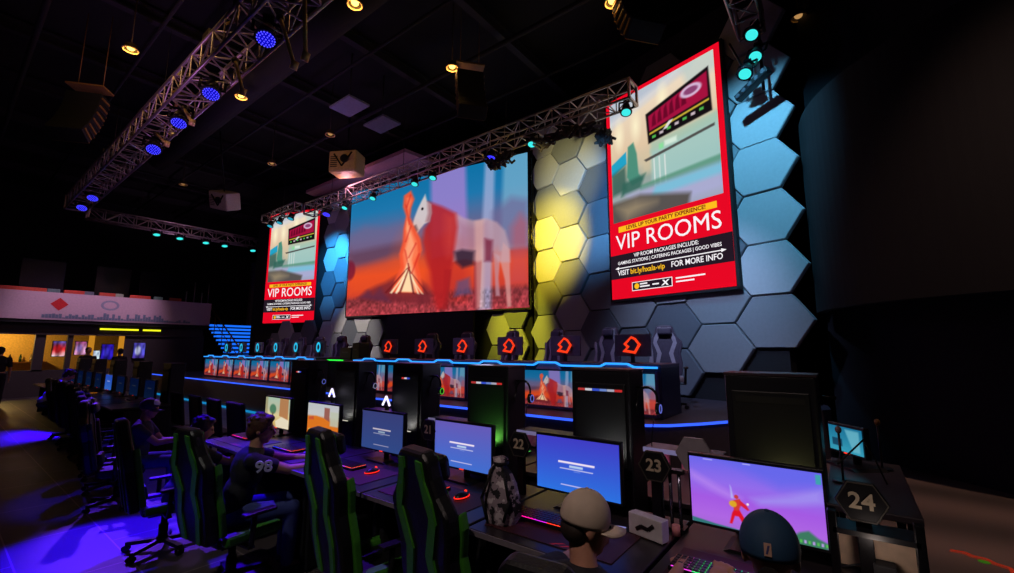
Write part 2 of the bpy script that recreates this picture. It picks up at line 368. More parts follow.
# ------------------------------------------------------------------ big fire screen
def led_screen(name, label, a, b, z0, z1, group=None):
    a, b = Vector(a), Vector(b); L = (b - a).length; ang = math.atan2((b - a).y, (b - a).x); c = (a + b) / 2
    t = thing(name, label, 'screen', (c.x, c.y, z0), ang, group)
    H = z1 - z0
    MB().box((0, .09, H / 2), (L + .06, .14, H + .06)).build('housing', BLK, t)
    f = MB()
    for (cx, cz, w, h) in ((-L / 2 - .03, H / 2, .05, H + .1), (L / 2 + .03, H / 2, .05, H + .1), (0, -.03, L + .1, .05), (0, H + .03, L + .1, .05)):
        f.box((cx, .06, cz), (w, .12, h))
    f.build('frame', DARK, t)
    return t, L, H
def fire_picture(w, h):
    P = Pic(w, h, 1.6); P.U = P.U / (1.27 - .27 * P.U); U, V = P.U, P.V
    P.grad([(0, (14, 112, 165)), (.2, (30, 118, 172)), (.3, (70, 110, 160)), (.42, (105, 100, 140)), (.52, (120, 78, 105)), (.62, (170, 70, 70)), (.7, (228, 74, 40)), (.84, (205, 62, 45)), (.88, (130, 50, 55)), (1, (175, 62, 70))])
    P.poly([(0, .36), (.08, .30), (.2, .34), (.34, .30), (.5, .42), (.5, .56), (0, .6)], (112, 100, 140), .6, .03)
    P.poly([(0, .50), (.2, .48), (.4, .47), (.4, .56), (.1, .60), (0, .60)], (90, 55, 75), .6, .03)
    P.poly([(0, .66), (.25, .57), (.45, .6), (.45, .8), (0, .84)], (240, 84, 34), .55, .04)
    # light shafts
    P.poly([(.44, -.1), (.64, -.1), (.66, .6), (.46, .62)], (158, 128, 205), .85, .015)
    P.poly([(.755, -.1), (.81, -.1), (.79, 1), (.72, 1)], (165, 175, 215), .75, .012)
    P.poly([(.86, -.1), (1.1, -.1), (1.1, .62), (.84, .62)], (120, 175, 205), .75, .015)
    P.poly([(.80, .36), (.9, .28), (1.0, .32), (1.0, .62), (.78, .6)], (110, 105, 150), .7, .03)
    P.poly([(.44, .5), (.55, .45), (.66, .52), (.66, .95), (.46, .95)], (190, 45, 40), .5, .03)
    P.poly([(.9, .48), (.95, .4), (1, .46), (1, .85), (.88, .85)], (200, 80, 90), .5, .03)
    P.ell((.01, .64), (.035, .09), (120, 25, 50), .85, .3)
    def q(*pts):     # outline points measured on a 518 x 355 drawing of the screen
        out = []
        for x, y in pts:
            u = (x - 25) / 518; out.append((u, (y - 158 + 129 * u) / (355 + 91 * u)))
        return out
    g = np.clip((V - .84) / .05, 0, 1); P.noise(60, .18, g, 3, 40); P.noise(130, .22, g, 4, 70)
    P.poly(q((55, 465), (80, 440), (110, 425), (135, 415), (190, 380), (250, 420), (270, 450), (265, 475)), (120, 38, 48), .85, .02)
    P.poly(q((60, 460), (85, 438), (100, 450), (120, 430), (140, 455), (150, 470)), (90, 45, 75), .6, .015)
    # horse
    for pts, col, al in ((((385, 345), (407, 345), (402, 480), (386, 480)), (140, 30, 45), .8), (((440, 325), (460, 335), (455, 395), (459, 445), (447, 445), (444, 390)), (190, 150, 165), .7),
        (((468, 295), (487, 315), (487, 380), (491, 472), (480, 476), (473, 400), (460, 350)), (215, 150, 145), .8), (((300, 375), (320, 375), (312, 485), (299, 485)), (150, 30, 35), .8)):
        P.poly(q(*pts), col, al, .006)
    P.poly(q((325, 212), (355, 228), (385, 235), (420, 228), (450, 238), (474, 262), (485, 300), (488, 350), (470, 352), (452, 350), (438, 322), (420, 345), (395, 352), (360, 345), (325, 352)), (198, 160, 170), .72, .010)
    P.poly(q((340, 240), (385, 248), (420, 240), (425, 300), (380, 320), (335, 318)), (160, 105, 130), .5, .03)
    P.poly(q((385, 235), (412, 230), (414, 480), (392, 480)), (225, 175, 165), .55, .012)
    P.poly(q((415, 285), (438, 290), (436, 350), (415, 350)), (110, 20, 45), .7, .012)
    P.poly(q((250, 182), (290, 195), (330, 214), (336, 255), (326, 330), (318, 400), (300, 485), (282, 488), (270, 440), (262, 385), (246, 345), (236, 300), (240, 262), (254, 238)), (178, 32, 36), .86, .014)
    P.poly(q((300, 220), (330, 222), (328, 300), (312, 340), (300, 300)), (215, 70, 60), .5, .03)
    P.poly(q((328, 325), (350, 318), (386, 322), (384, 360), (352, 370), (334, 355)), (45, 30, 50), .85, .014)
    P.poly(q((338, 408), (372, 396), (378, 440), (330, 450)), (70, 85, 140), .6, .014)
    P.poly(q((229, 182), (240, 160), (246, 180), (258, 190), (260, 215), (254, 240), (240, 247), (228, 262), (216, 279), (206, 273), (204, 255), (211, 228), (220, 202)), (214, 200, 200), .95, .006)
    P.poly(q((247, 180), (258, 190), (262, 215), (254, 242), (244, 240), (250, 215)), (150, 90, 100), .7, .01)
    P.poly(q((204, 255), (216, 250), (222, 264), (214, 280), (205, 273)), (80, 60, 70), .75, .008)
    P.ell(q((233, 203))[0], (.009, .014), (28, 22, 28), 1, .5)
    # bonfire
    P.ell(q((200, 350))[0], (.13, .32), (255, 90, 30), .40, 1.0)
    for pts, col, al in (
        (((178, 165), (198, 150), (209, 175), (201, 200), (198, 228), (214, 262), (230, 290), (236, 322), (224, 355), (234, 400), (242, 442), (152, 442), (160, 408), (176, 372), (170, 335), (179, 300), (180, 262), (186, 225), (176, 198)), (248, 88, 52), .92),
        (((186, 172), (197, 168), (202, 180), (194, 205), (192, 235), (206, 270), (220, 300), (224, 330), (212, 360), (224, 400), (228, 440), (164, 440), (172, 405), (186, 372), (180, 335), (188, 300), (186, 260), (190, 215)), (255, 130, 88), .8),
        (((190, 240), (202, 275), (214, 310), (206, 350), (216, 400), (220, 440), (172, 440), (180, 400), (194, 360), (188, 320), (196, 290), (188, 262)), (255, 176, 130), .75),
        (((196, 350), (208, 395), (214, 440), (168, 440), (184, 400)), (255, 230, 180), .85)):
        P.poly(q(*pts), col, al, .007)
    for x0, x1, y0, c in ((135, 196, 372, (110, 25, 30)), (150, 192, 385, (255, 245, 200)), (255, 196, 375, (110, 30, 32)), (240, 190, 380, (255, 236, 190)), (215, 196, 360, (90, 18, 26)), (175, 200, 370, (120, 30, 30)), (228, 205, 390, (255, 240, 200)), (165, 186, 400, (255, 250, 215))):
        P.poly(q((x0 - 3, 444), (x0 + 3, 446), (x1 + 2, y0), (x1 - 1, y0)), c, .8, .004)
    for x0, y0, x1, y1 in ((182, 190, 196, 250), (200, 250, 186, 300), (216, 300, 196, 345), (184, 320, 200, 380), (196, 160, 186, 200), (226, 330, 206, 390)):
        P.poly(q((x0, y0), (x0 + 4, y0 + 3), (x1 + 3, y1), (x1 - 1, y1)), (205, 40, 35), .6, .005)
    return P
S0, L0, H0 = led_screen('led_screen', 'huge LED screen showing a horse beside a bonfire', (-14.5, 9.2, 0), (-7.17, 10.41, 0), 2.9, 7.62)
fire_picture(330, 210).mesh('screen_image', L0, H0, S0, 1.0, (0, -.005, 0))
# thin black mast at the right edge of the screen
mst = thing('lighting_mast', 'thin black vertical lattice mast at the right edge of the fire screen', 'mast', (-7.0, 10.25, 2.95))
b_ = MB()
for dx, dy in ((-.07, 0), (.07, 0)): b_.cyl((dx, dy, 0), (dx, dy, 4.6), .022)
b_.build('upright', BLKM, mst); b_ = MB()
for k in range(22): b_.cyl((-.07 if k % 2 else .07, 0, .1 + k * .2), (.07 if k % 2 else -.07, 0, .3 + k * .2), .012, n=6)
b_.build('bracing', BLKM, mst)

# ------------------------------------------------------------------ poster screens
def room_picture(w, h):
    P = Pic(w, h, 1.0)
    P.grad([(0, (240, 222, 198)), (.45, (225, 198, 165)), (.6, (200, 190, 165)), (.7, (150, 165, 155)), (1, (160, 165, 190))])
    P.poly([(-.1, -.1), (.95, -.1), (.8, .03), (.45, .10), (.2, .16), (-.1, .22)], (182, 192, 208), .95, .04)
    P.poly([(-.1, .16), (.2, .11), (.5, .05), (.7, -.02), (.86, -.02), (.5, .10), (.2, .17), (-.1, .225)], (225, 220, 218), .7, .03)
    P.poly([(.72, .0), (1.1, -.1), (1.1, .12), (.78, .18)], (190, 205, 200), .8, .03)
    for cx, cy in ((.10, .30), (.28, .28), (.55, .17)): P.ell((cx, cy), (.07, .17), (255, 244, 205), .95, 1.0)
    P.poly([(.33, .52), (.55, .52), (.55, .70), (.33, .68)], (215, 195, 160), .6, .03)
    # right wall in pale green below the television
    P.poly([(.42, .52), (1.1, .44), (1.1, .80), (.42, .76)], (160, 200, 195), .9, .02)
    P.poly([(.42, .46), (1.1, .42), (1.1, .50), (.42, .54)], (165, 195, 175), .8, .02)
    # television
    P.poly([(.385, .225), (.95, .10), (.96, .42), (.40, .465)], (20, 14, 18), 1, .006)
    P.poly([(.41, .25), (.935, .13), (.935, .31), (.415, .37)], (165, 18, 62), 1, .006)
    for k in range(6): P.poly([(.45 + k * .055, .27 - k * .012), (.475 + k * .055, .24 - k * .012), (.485 + k * .055, .34 - k * .01), (.44 + k * .055, .345 - k * .01)], (80, 4, 30), .7, .006)
    P.ell((.80, .21), (.10, .05), (215, 190, 220), .95, .2); P.ell((.80, .21), (.07, .03), (120, 40, 90), .8, .3)
    P.poly([(.415, .385), (.94, .325), (.94, .34), (.415, .40)], (225, 195, 60), .9, .004)
    for k in range(7): P.rect(.44 + k * .07, .415 - k * .008, .475 + k * .07, .435 - k * .008, (235, 215, 225) if k % 2 else (90, 210, 90), .85)
    P.poly([(.60, .355), (.64, .355), (.58, .405), (.54, .405)], (240, 235, 240), .9, .004)
    # counter and legs
    P.poly([(.35, .575), (.97, .51), (.97, .53), (.37, .595)], (75, 72, 70), .95, .004)
    P.rect(.55, .49, .66, .53, (235, 250, 235), .7, .01); P.rect(.5, .5, .54, .54, (130, 230, 150), .8, .01)
    for x in (.44, .49, .54): P.rect(x, .59, x + .012, .80, (225, 228, 225), .85)
    P.poly([(.3, .76), (1.1, .73), (1.1, .80), (.3, .80)], (85, 145, 120), .8, .01)
    # chair and small screen at left
    P.poly([(0, .52), (.17, .45), (.17, .55), (0, .62)], (25, 160, 200), .95, .006)
    P.poly([(0, .60), (.16, .56), (.16, .76), (0, .78)], (55, 95, 85), .85, .02)
    P.poly([(.19, .42), (.25, .40), (.28, .50), (.29, .66), (.33, .72), (.22, .74), (.17, .66)], (70, 140, 120), .95, .008)
    P.poly([(.12, .70), (.36, .68), (.30, .78), (.10, .80)], (50, 100, 88), .85, .015)
    # floor
    P.poly([(.15, .80), (1.1, .79), (1.1, .96), (.3, .98)], (172, 172, 215), .8, .03)
    P.poly([(.45, .80), (1.1, .79), (1.1, .86), (.4, .88)], (110, 195, 220), .75, .02)
    P.poly([(-.1, .84), (.3, .83), (.75, .93), (.7, 1.1), (-.1, 1.1)], (84, 78, 74), .95, .02)
    P.poly([(.05, .88), (.25, .86), (.45, .92), (.15, 1.0)], (200, 175, 130), .5, .05)
    return P
TXTW = emit('poster_white', (250, 245, 250), 1.0); TXTY = emit('poster_yellow', (255, 190, 30), 1.0); PRED = emit('poster_red', (232, 8, 36), 1.0); PBLK = emit('poster_black', (36, 24, 36), 1.0)
def plate(name, m, parent, u0, v0, u1, v1, W, H, y, pts=None):   # u right, v down, in 0..1 of the poster
    q = pts or [(u0, v1), (u1, v1), (u1, v0), (u0, v0)]
    mb = MB(); mb.prism([((u - .5) * W, (1 - v) * H) for u, v in q], .004, TR((0, y, 0))); return mb.build(name, m, parent)
def poster(label, a, b, z0, z1):
    t, L, H = led_screen('poster_screen', label, a, b, z0, z1, None)
    plate('red_panel', PRED, t, 0, 0, 1, 1, L, H, -.008)
    P = room_picture(150, 200); P.mesh('room_picture', L * .92, H * .612, t, 1.0, (0, -.014, H * .368))
    plate('yellow_band', TXTY, t, .09, .655, .91, .682, L, H, -.014)
    text('LEVEL UP YOUR PARTY EXPERIENCE!', .118, emit('poster_dark_red', (120, 10, 20)), t, TR((0, -.018, H * (1 - .668))), ext=.001, sx=.98 * L / 2.85, bold=.003)
    text('VIP ROOMS', .50, TXTW, t, TR((0, -.018, H * (1 - .735))), ext=.001, sx=L * .90 / 2.62, bold=0)
    plate('black_band', PBLK, t, 0, .79, 1, .905, L, H, -.014)
    for s_, z_, sz in (('VIP ROOM PACKAGES INCLUDE:', .806, .12), ('GAMING STATIONS | CATERING PACKAGES | GOOD VIBES', .832, .105)):
        text(s_, sz, TXTW, t, TR((0, -.022, H * (1 - z_))), ext=.001, sx=.88 * L / 2.85, bold=.001)
    plate('arrow_line', TXTW, t, .06, .8535, .94, .8575, L, H, -.02, pts=[(.06, .8575), (.94, .8575), (.94, .8535), (.06, .8535)])
    plate('arrow_line', TXTW, t, 0, 0, 0, 0, L, H, -.02, pts=[(.92, .848), (.955, .8555), (.92, .863)][::-1])
    plate('arrow_line', TXTW, t, 0, 0, 0, 0, L, H, -.02, pts=[(.08, .848), (.08, .863), (.045, .8555)][::-1])
    text('VISIT                          FOR MORE INFO', .165, TXTW, t, TR((0, -.022, H * (1 - .879))), ext=.001, sx=.88 * L / 2.85, bold=.002)
    text('bit.ly/hxala-vip', .165, TXTY, t, TR((-.155 * L, -.022, H * (1 - .879))), ext=.001, sx=.92 * L / 2.85, bold=.002)
    for (u0, v0, u1, v1) in ((.2, .93, .55, .933), (.2, .967, .55, .970), (.2, .93, .205, .97), (.545, .93, .55, .97)):
        plate('logo_border', TXTW, t, u0, v0, u1, v1, L, H, -.014)
    plate('logo_box', PBLK, t, .205, .933, .545, .967, L, H, -.013)
    plate('yellow_dot', TXTY, t, 0, 0, 0, 0, L, H, -.02, pts=[(.245 + .022 * math.cos(a_ * PI / 6), .95 + .013 * math.sin(-a_ * PI / 6)) for a_ in range(12)][::-1])
    for (u0, v0, u1, v1) in ((.275, .939, .34, .945), (.275, .951, .36, .957), (.385, .948, .44, .954), (.58, .936, .80, .942), (.58, .951, .72, .957)):
        plate('small_print', TXTW, t, u0, v0, u1, v1, L, H, -.02)
    plate('cross_mark', TXTW, t, 0, 0, 0, 0, L, H, -.02, pts=[(.46, .962), (.475, .962), (.53, .938), (.515, .938)])
    plate('cross_mark', TXTW, t, 0, 0, 0, 0, L, H, -.021, pts=[(.47, .938), (.485, .938), (.52, .962), (.505, .962)][::-1])
    return t, L, H
pr, LR, HR = poster('large red VIP ROOMS poster screen at the right of the stage wall', (-4.24, 9.56, 0), (-1.5, 8.80, 0), 2.84, 7.70)
pl, LL_, HL_ = poster('small-looking distant red VIP ROOMS poster screen left of the fire screen', (-18.95, 8.24, 0), (-16.43, 9.03, 0), 2.76, 7.36)

# ------------------------------------------------------------------ stage desks
def logo_poly(kind):
    if kind: return [(.0, .14), (.07, .11), (.15, .01), (.06, -.13), (-.15, -.10), (-.08, -.03), (-.13, .02)], [(.0, .105), (.05, .08), (.10, .01), (.04, -.09), (-.08, -.07), (-.03, -.02), (-.08, .02)]
    a = [(.11 * math.cos(k * PI / 8), .14 * math.sin(k * PI / 8)) for k in range(16)]
    return a, [(x * .55, z * .55) for x, z in a]
def ring(mb, outer, inner, th, M):
    n = len(outer); vs = [M @ Vector((p[0], 0, p[1])) for p in outer] + [M @ Vector((p[0], 0, p[1])) for p in inner] + \
        [M @ Vector((p[0], th, p[1])) for p in outer] + [M @ Vector((p[0], th, p[1])) for p in inner]
    fs = []
    for k in range(n):
        j = (k + 1) % n; fs += [(k, j, n + j, n + k), (2 * n + k, 3 * n + k, 3 * n + j, 2 * n + j), (k, 2 * n + k, 2 * n + j, j), (n + k, n + j, 3 * n + j, 3 * n + k)]
    mb.add(vs, fs)
E_LOGOR = emit('red_logo_led', (255, 60, 25), 1.1); E_LOGOB = emit('cyan_logo_led', (40, 190, 235), 1.0)
def stage_monitor(kind):
    t = thing('stage_monitor', '', 'monitor')
    MB().box((0, 0, .27), (.58, .035, .34)).build('panel', mat('monitor_back_plastic', (98, 86, 104), .5), t, .008)
    MB().box((0, -.03, .27), (.26, .03, .2), taper=.9).build('rear_bulge', mat('monitor_back_plastic', (98, 86, 104), .5), t, .008)
    MB().box((0, -.01, .11), (.05, .04, .2)).build('neck', BLK, t)
    MB().prism([(-.16, 0), (.16, 0), (.12, .012), (-.12, .012)], .16, TR((0, -.1, 0))).build('stand_base', BLK, t)
    o, i = logo_poly(kind); mb = MB(); ring(mb, o, i, .004, TR((0, -.052, .27))); mb.build('rear_logo', E_LOGOR if kind else E_LOGOB, t)
    mb = MB(); mb.prism([(-.28, .11), (.28, .11), (.28, .43), (-.28, .43)][::-1], .003, TR((0, .019, 0))); mb.build('screen', emit('dim_screen', (60, 60, 110), .6), t)
    return t
firep = fire_picture(90, 66)
def stage_desk(label, x0, x1, n, Y=6.2, z=.75):
    t = thing('stage_desk', label, 'desk', ((x0 + x1) / 2, Y, z)); W = x1 - x0; p = W / n
    MB().box((0, .42, .72), (W + .05, .86, .05)).build('desktop', mat('desk_violet_top', (70, 62, 100), .4), t, .01)
    MB().box((0, .20, .37), (W, .3, .64)).build('cabinet', mat('desk_cabinet', (22, 20, 44), .45), t)
    for sx in (-1, 1): MB().box((sx * (W / 2 + .0), .42, .35), (.05, .84, .7)).build('end_panel', mat('desk_end', (26, 22, 60), .4), t, .008)
    for k in range(n):
        cx = -W / 2 + p * (k + .5)
        o = firep.mesh('front_screen', p * .9, .55, t, .75, (cx, -.03, .06))
        f = MB()
        for (ax, az, w_, h_) in ((cx - p * .475, .34, .03, .62), (cx + p * .475, .34, .03, .62), (cx, .035, p * .96, .03)): f.box((ax, -.02, az), (w_, .05, h_))
        f.build('screen_frame', mat('desk_frame_violet', (88, 80, 130), .35, .4), t)
        # zig-zag light line along the top: low, rising over a light plate
        g = MB(); pts = [(cx - p / 2, .70), (cx - p * .22, .70), (cx - p * .14, .745), (cx + p * .14, .745), (cx + p * .22, .70), (cx + p / 2, .70)]
        for a, b in zip(pts[:-1], pts[1:]): g.bar((a[0], -.07, a[1]), (b[0], -.07, b[1]), .03, .028)
        g.build('light_line', E_LINE, t)
        MB().prism([(cx - p * .2, .635), (cx + p * .2, .635), (cx + p * .13, .725), (cx - p * .13, .725)], .06, TR((0, -.06, 0))).build('nose_plate', mat('desk_nose', (170, 150, 180), .4), t, .004)
    return t
XD0, XD1 = -9.25, -2.1; XL0, XL1 = -18.55, -11.05
stage_desk('long stage desk with blue light line and fire screens, right of the centre gap', XD0, XD1, 6)
stage_desk('long stage desk with blue light line under the left poster, near the blue stairs', XL0, XL1, 6)
mR = stage_monitor(1); mL = stage_monitor(0)
# gaming chair prototype --------------------------------------------------
def back_outline(sc=1.0):
    pts = [(-.20, 0), (-.235, .10), (-.25, .25), (-.235, .42), (-.27, .55), (-.275, .64), (-.20, .72), (-.165, .80), (-.15, .88), (-.11, .92),
           (.11, .92), (.15, .88), (.165, .80), (.20, .72), (.275, .64), (.27, .55), (.235, .42), (.25, .25), (.235, .10), (.20, 0)]
    return [(x * sc, z) for x, z in pts]
def gaming_chair(stripe, seatm=LEATH, pillow=True):
    t = thing('gaming_chair', '', 'chair')
    # faces +y, so the backrest stands at y = -.24 and leans back
    lean = Matrix.Translation((0, -.22, .47)) @ Matrix.Rotation(.17, 4, 'X')
    mb = MB(); mb.prism(back_outline(), .09, lean @ TR((0, -.09, 0))); mb.build('backrest', seatm, t, .022)
    for s in (-1, 1):
        pts = [(s * x, z) for x, z in ((.075, .02), (.135, .02), (.165, .24), (.13, .42), (.195, .60), (.175, .70), (.125, .79), (.115, .88), (.06, .885), (.06, .83), (.08, .78), (.10, .70), (.135, .62), (.06, .42), (.105, .24))]
        if s < 0: pts = pts[::-1]
        mb = MB(); mb.prism(pts, .012, lean @ TR((0, -.101, 0))); mb.build('stripe', stripe, t)
        mb = MB(); mb.prism(pts, .012, lean @ TR((0, -.001, 0))); mb.build('stripe', stripe, t)
        wing = [(s * x, z) for x, z in ((.20, .03), (.26, .05), (.275, .25), (.25, .42), (.29, .56), (.28, .64), (.23, .60), (.2, .42))]
        if s < 0: wing = wing[::-1]
        mb = MB(); mb.prism(wing, .05, lean @ TR((0, -.01, 0))); mb.build('side_wing', stripe if s > 0 else seatm, t, .012)
    if pillow: MB().box((0, 0, 0), (.24, .07, .13)).build('head_pillow', seatm, t, .03, loc=(0, -.34 + .03, 1.27), rot=(.17, 0, 0))
    MB().box((0, .0, .0), (.25, .06, .15)).build('lumbar_pillow', seatm, t, .025, loc=(0, -.20, .62), rot=(.17, 0, 0))
    MB().box((0, .03, .44), (.38, .48, .09)).build('seat', seatm, t, .03)
    for s in (-1, 1): MB().box((s * .225, .03, .47), (.09, .46, .09)).build('seat_bolster', stripe, t, .025)
    for s in (-1, 1):
        a = MB().cyl((s * .29, -.02, .38), (s * .31, -.02, .64), .02); a.bar((s * .1, -.02, .385), (s * .3, -.02, .385), .05, .02)
        ar = a.build('armrest', BLK, t); MB().box((s * .31, .02, .655), (.08, .26, .03)).build('arm_pad', LEATH, ar, .012)
    MB().cyl((0, 0, .1), (0, 0, .4), .028).cyl((0, 0, .1), (0, 0, .25), .04).build('gas_lift', BLKM, t)
    MB().box((0, 0, .385), (.26, .3, .03)).build('tilt_plate', BLKM, t)
    b = MB(); b.cyl((0, 0, .07), (0, 0, .13), .05)
    for k in range(5):
        a = 2 * PI * k / 5 + .3; b.bar((0, 0, .1), (.31 * math.cos(a), .31 * math.sin(a), .075), .045, .035)
    b.build('star_base', BLK, t)
    for k in range(5):
        a = 2 * PI * k / 5 + .3; c = Vector((.31 * math.cos(a), .31 * math.sin(a), .03)); d = Vector((-math.sin(a), math.cos(a), 0)) * .028
        MB().cyl(c - d, c - d * .3, .03).cyl(c + d * .3, c + d, .03).cyl(c - d * .3, c + d * .3, .012).build('caster', BLK, t)
    return t
chairG = gaming_chair(GREEN)
chairW = gaming_chair(mat('pale_grey_leatherette', (150, 145, 160), .5), mat('violet_leatherette', (60, 52, 72), .5))
pD = (XD1 - XD0) / 6; pL = (XL1 - XL0) / 6
for k in range(6):
    xx = XD0 + pD * (k + .5); lb = 'monitor with glowing red logo on the right stage desk, %s from its left' % ordc(k)
    if k == 0: mR.location = (xx + .05, 6.65, 1.495); mR['label'] = lb; mR['group'] = 'monitors on the stage desks'
    else: dup(mR, (xx + .05, 6.65, 1.495), 0, lb)
    lb = 'grey racing chair behind the right stage desk, %s from its left' % ordc(k)
    if k == 0: chairW.location = (xx + .25, 7.55, .75); chairW.rotation_euler = (0, 0, PI + .3); chairW['label'] = lb; chairW['group'] = 'chairs behind the stage desks'
    else: dup(chairW, (xx + .25, 7.55, .75), PI + random.uniform(-.4, .4), lb)
for k in range(6):
    xx = XL0 + pL * (k + .5); lb = 'monitor with glowing cyan logo on the left stage desk, %s from its left' % ordc(k)
    if k == 0: mL.location = (xx, 6.65, 1.495); mL['label'] = lb; mL['group'] = 'monitors on the left stage desk'
    else: dup(mL, (xx, 6.65, 1.495), 0, lb)
    dup(chairW, (xx + .45, 7.5, .75), PI + random.uniform(-.4, .4), 'grey racing chair behind the left stage desk, %s from its left' % ordc(k))
# low unit with a green light line in the gap between the desks
lu = thing('side_counter', 'low dark counter with a green and amber light line between the two stage desks', 'counter', (-10.2, 6.6, .75))
MB().box((0, .1, .33), (1.35, .5, .66)).build('body', mat('counter_brown', (52, 46, 48), .6), lu, .01)
MB().box((0, .1, .68), (1.45, .6, .04)).build('top', BLK, lu, .006)
MB().box((-.25, -.22, .68), (.7, .03, .03)).build('light_line', emit('green_line', (40, 220, 60), 1.6), lu)
# stacked equipment boxes on the counter
for (x_, w_, h_, lb) in ((-10.35, .5, .3, 'squat black equipment box on the counter between the stage desks'), (-9.9, .3, .42, 'tall black equipment box on the counter between the stage desks')):
    e_ = thing('equipment_box', lb, 'box', (x_, 6.75, 1.45)); MB().box((0, 0, h_ / 2), (w_, .3, h_)).build('case', BLK, e_, .01)
    MB().box((0, -.155, h_ * .6), (w_ * .6, .01, .03)).build('vent', GREY, e_)

# ------------------------------------------------------------------ gaming row in the foreground
PITCH = .92
def screen_pic(kind):
    P = Pic(110, 64, 1.78)
    if kind == 'sky':
        P = Pic(190, 108, 1.78)
        P.grad([(0, (110, 105, 240)), (.35, (150, 110, 240)), (.6, (168, 92, 232)), (.85, (178, 104, 232)), (1, (170, 105, 220))])
        P.poly([(0, .22), (.2, .38), (.4, .52), (.38, .6), (.18, .48), (0, .32)], (190, 140, 245), .7, .05)
        P.poly([(.5, .5), (.75, .38), (1, .2), (1, .4), (.8, .5), (.55, .58)], (165, 150, 245), .75, .05)
        P.poly([(.3, .0), (1, .0), (1, .18), (.7, .3)], (95, 105, 240), .6, .08)
        
        P.poly([(0, .93), (.2, .97), (.5, 1.0), (0, 1.02)], (40, 120, 110), .9, .01)
        P.poly([(.74, .95), (.82, .84), (.88, .80), (.94, .88), (1, .92), (1, 1.01), (.72, 1.01)], (55, 125, 90), .95, .015)
        for k in range(9): P.rect(.76 + k * .028, .93, .775 + k * .028, .97, (200, 160, 245) if k % 2 else (90, 200, 80), .9)
        P.rect(.955, .03, .99, .16, (60, 170, 170), .9)
        # player in red and yellow
        P.poly([(.335, .76), (.36, .68), (.39, .69), (.43, .82), (.445, .93), (.425, .93), (.385, .80), (.355, .80), (.33, .92), (.31, .92)], (225, 20, 40), 1, .005)
        P.poly([(.345, .58), (.40, .54), (.415, .60), (.385, .72), (.35, .72)], (215, 60, 50), 1, .006)
        P.ell((.345, .63), (.035, .055), (225, 170, 40), 1, .3); P.ell((.375, .52), (.02, .035), (200, 60, 60), 1, .3)
        P.poly([(.40, .56), (.45, .62), (.47, .68), (.455, .69), (.40, .63)], (220, 30, 60), 1, .005); P.ell((.46, .60), (.012, .02), (255, 230, 235), 1, .3)
        P.poly([(.33, .36), (.34, .40), (.35, .55), (.335, .55)], (190, 210, 250), .8, .008)
        P.rect(.44, .02, .50, .03, (220, 220, 255), .8); P.rect(.12, .02, .2, .035, (200, 200, 255), .6)
    elif kind.startswith('login'):
        g = {'login': ((66, 62, 200), (46, 116, 228)), 'login_b': ((104, 92, 186), (66, 112, 212)), 'login_c': ((72, 80, 150), (62, 92, 168))}[kind]
        P.grad([(0, g[0]), (1, g[1])])
        P.rect(.28, .44, .72, .475, (250, 235, 250), 1); P.rect(.42, .50, .58, .54, (200, 225, 245), .9)
        P.rect(.30, .565, .70, .578, (220, 220, 250), .9); P.rect(.47, .60, .55, .61, (160, 180, 235), .6); P.rect(.31, .86, .68, .872, (225, 215, 250), .9)
    elif kind == 'desert':
        P.grad([(0, (190, 195, 200)), (.35, (200, 200, 200)), (.5, (205, 110, 45)), (1, (215, 110, 30))])
        P.poly([(.0, .42), (.3, .38), (.55, .42), (.8, .52), (1, .68), (1, 1.01), (0, 1.01)], (222, 118, 34), 1, .02)
        P.poly([(.55, .1), (.72, .1), (.72, .5), (.55, .42)], (150, 85, 75), .9, .01); P.rect(.74, .2, 1, .62, (190, 195, 175), .9, .02)
        P.poly([(.05, .45), (.2, .4), (.22, .5), (.05, .52)], (195, 75, 60), .8, .02); P.rect(.05, .8, .25, .84, (230, 230, 120), .8)
    elif kind == 'garden':
        P.grad([(0, (170, 195, 175)), (.4, (190, 190, 160)), (.6, (225, 205, 150)), (1, (205, 165, 90))])
        P.rect(.0, .0, .1, 1, (160, 150, 110), .8, .02); P.poly([(.6, .0), (.95, .0), (.95, .7), (.6, .6)], (180, 120, 75), .9, .01)
        P.ell((.33, .4), (.16, .2), (75, 125, 95), .95, .3); P.rect(.31, .5, .36, .8, (110, 95, 70), .9)
        P.poly([(.45, .8), (.7, .62), (1, .7), (1, 1.01), (.5, 1.01)], (235, 225, 200), .9, .02); P.ell((.1, .8), (.15, .2), (190, 140, 50), .8, .4)
    elif kind == 'blue':
        P = Pic(40, 24, 1.78); P.grad([(0, (40, 80, 200)), (1, (60, 120, 220))]); P.rect(.3, .4, .7, .46, (200, 210, 250), .9)
    elif kind == 'cyan':
        P = Pic(40, 24, 1.78); P.grad([(0, (30, 120, 160)), (1, (60, 170, 200))]); P.poly([(.5, .1), (.9, .1), (.9, .9), (.7, .9)], (120, 200, 220), .8, .02); P.rect(.1, .5, .4, .8, (20, 60, 90), .8)
    return P
def monitor(kind, label, loc, rz=0, group='monitors of the foreground gaming row', s=1.0, strength=.9, W=.545):
    t = thing('gaming_monitor', label, 'monitor', loc, rz, group)
    w, h = W, W * 9 / 16; z0 = .085
    MB().box((0, .02, z0 + h / 2), (w + .02, .035, h + .03)).build('bezel', BLK, t, .004)
    MB().box((0, .045, z0 + h / 2), (w * .6, .03, h * .6)).build('rear_shell', BLK, t, .01)
    MB().cyl((0, .06, .0), (0, .06, z0 + h * .5), .022).build('stand_neck', BLKM, t)
    MB().prism([(-.13, 0), (.13, 0), (.10, .014), (-.10, .014)], .2, TR((0, -.06, 0))).build('stand_base', BLK, t)
    MB().box((0, -.001, z0 - .006), (.04, .004, .006)).build('power_light', E_RED, t)
    screen_pic(kind).mesh('screen', w, h, t, strength, (0, -.001, z0)); return t
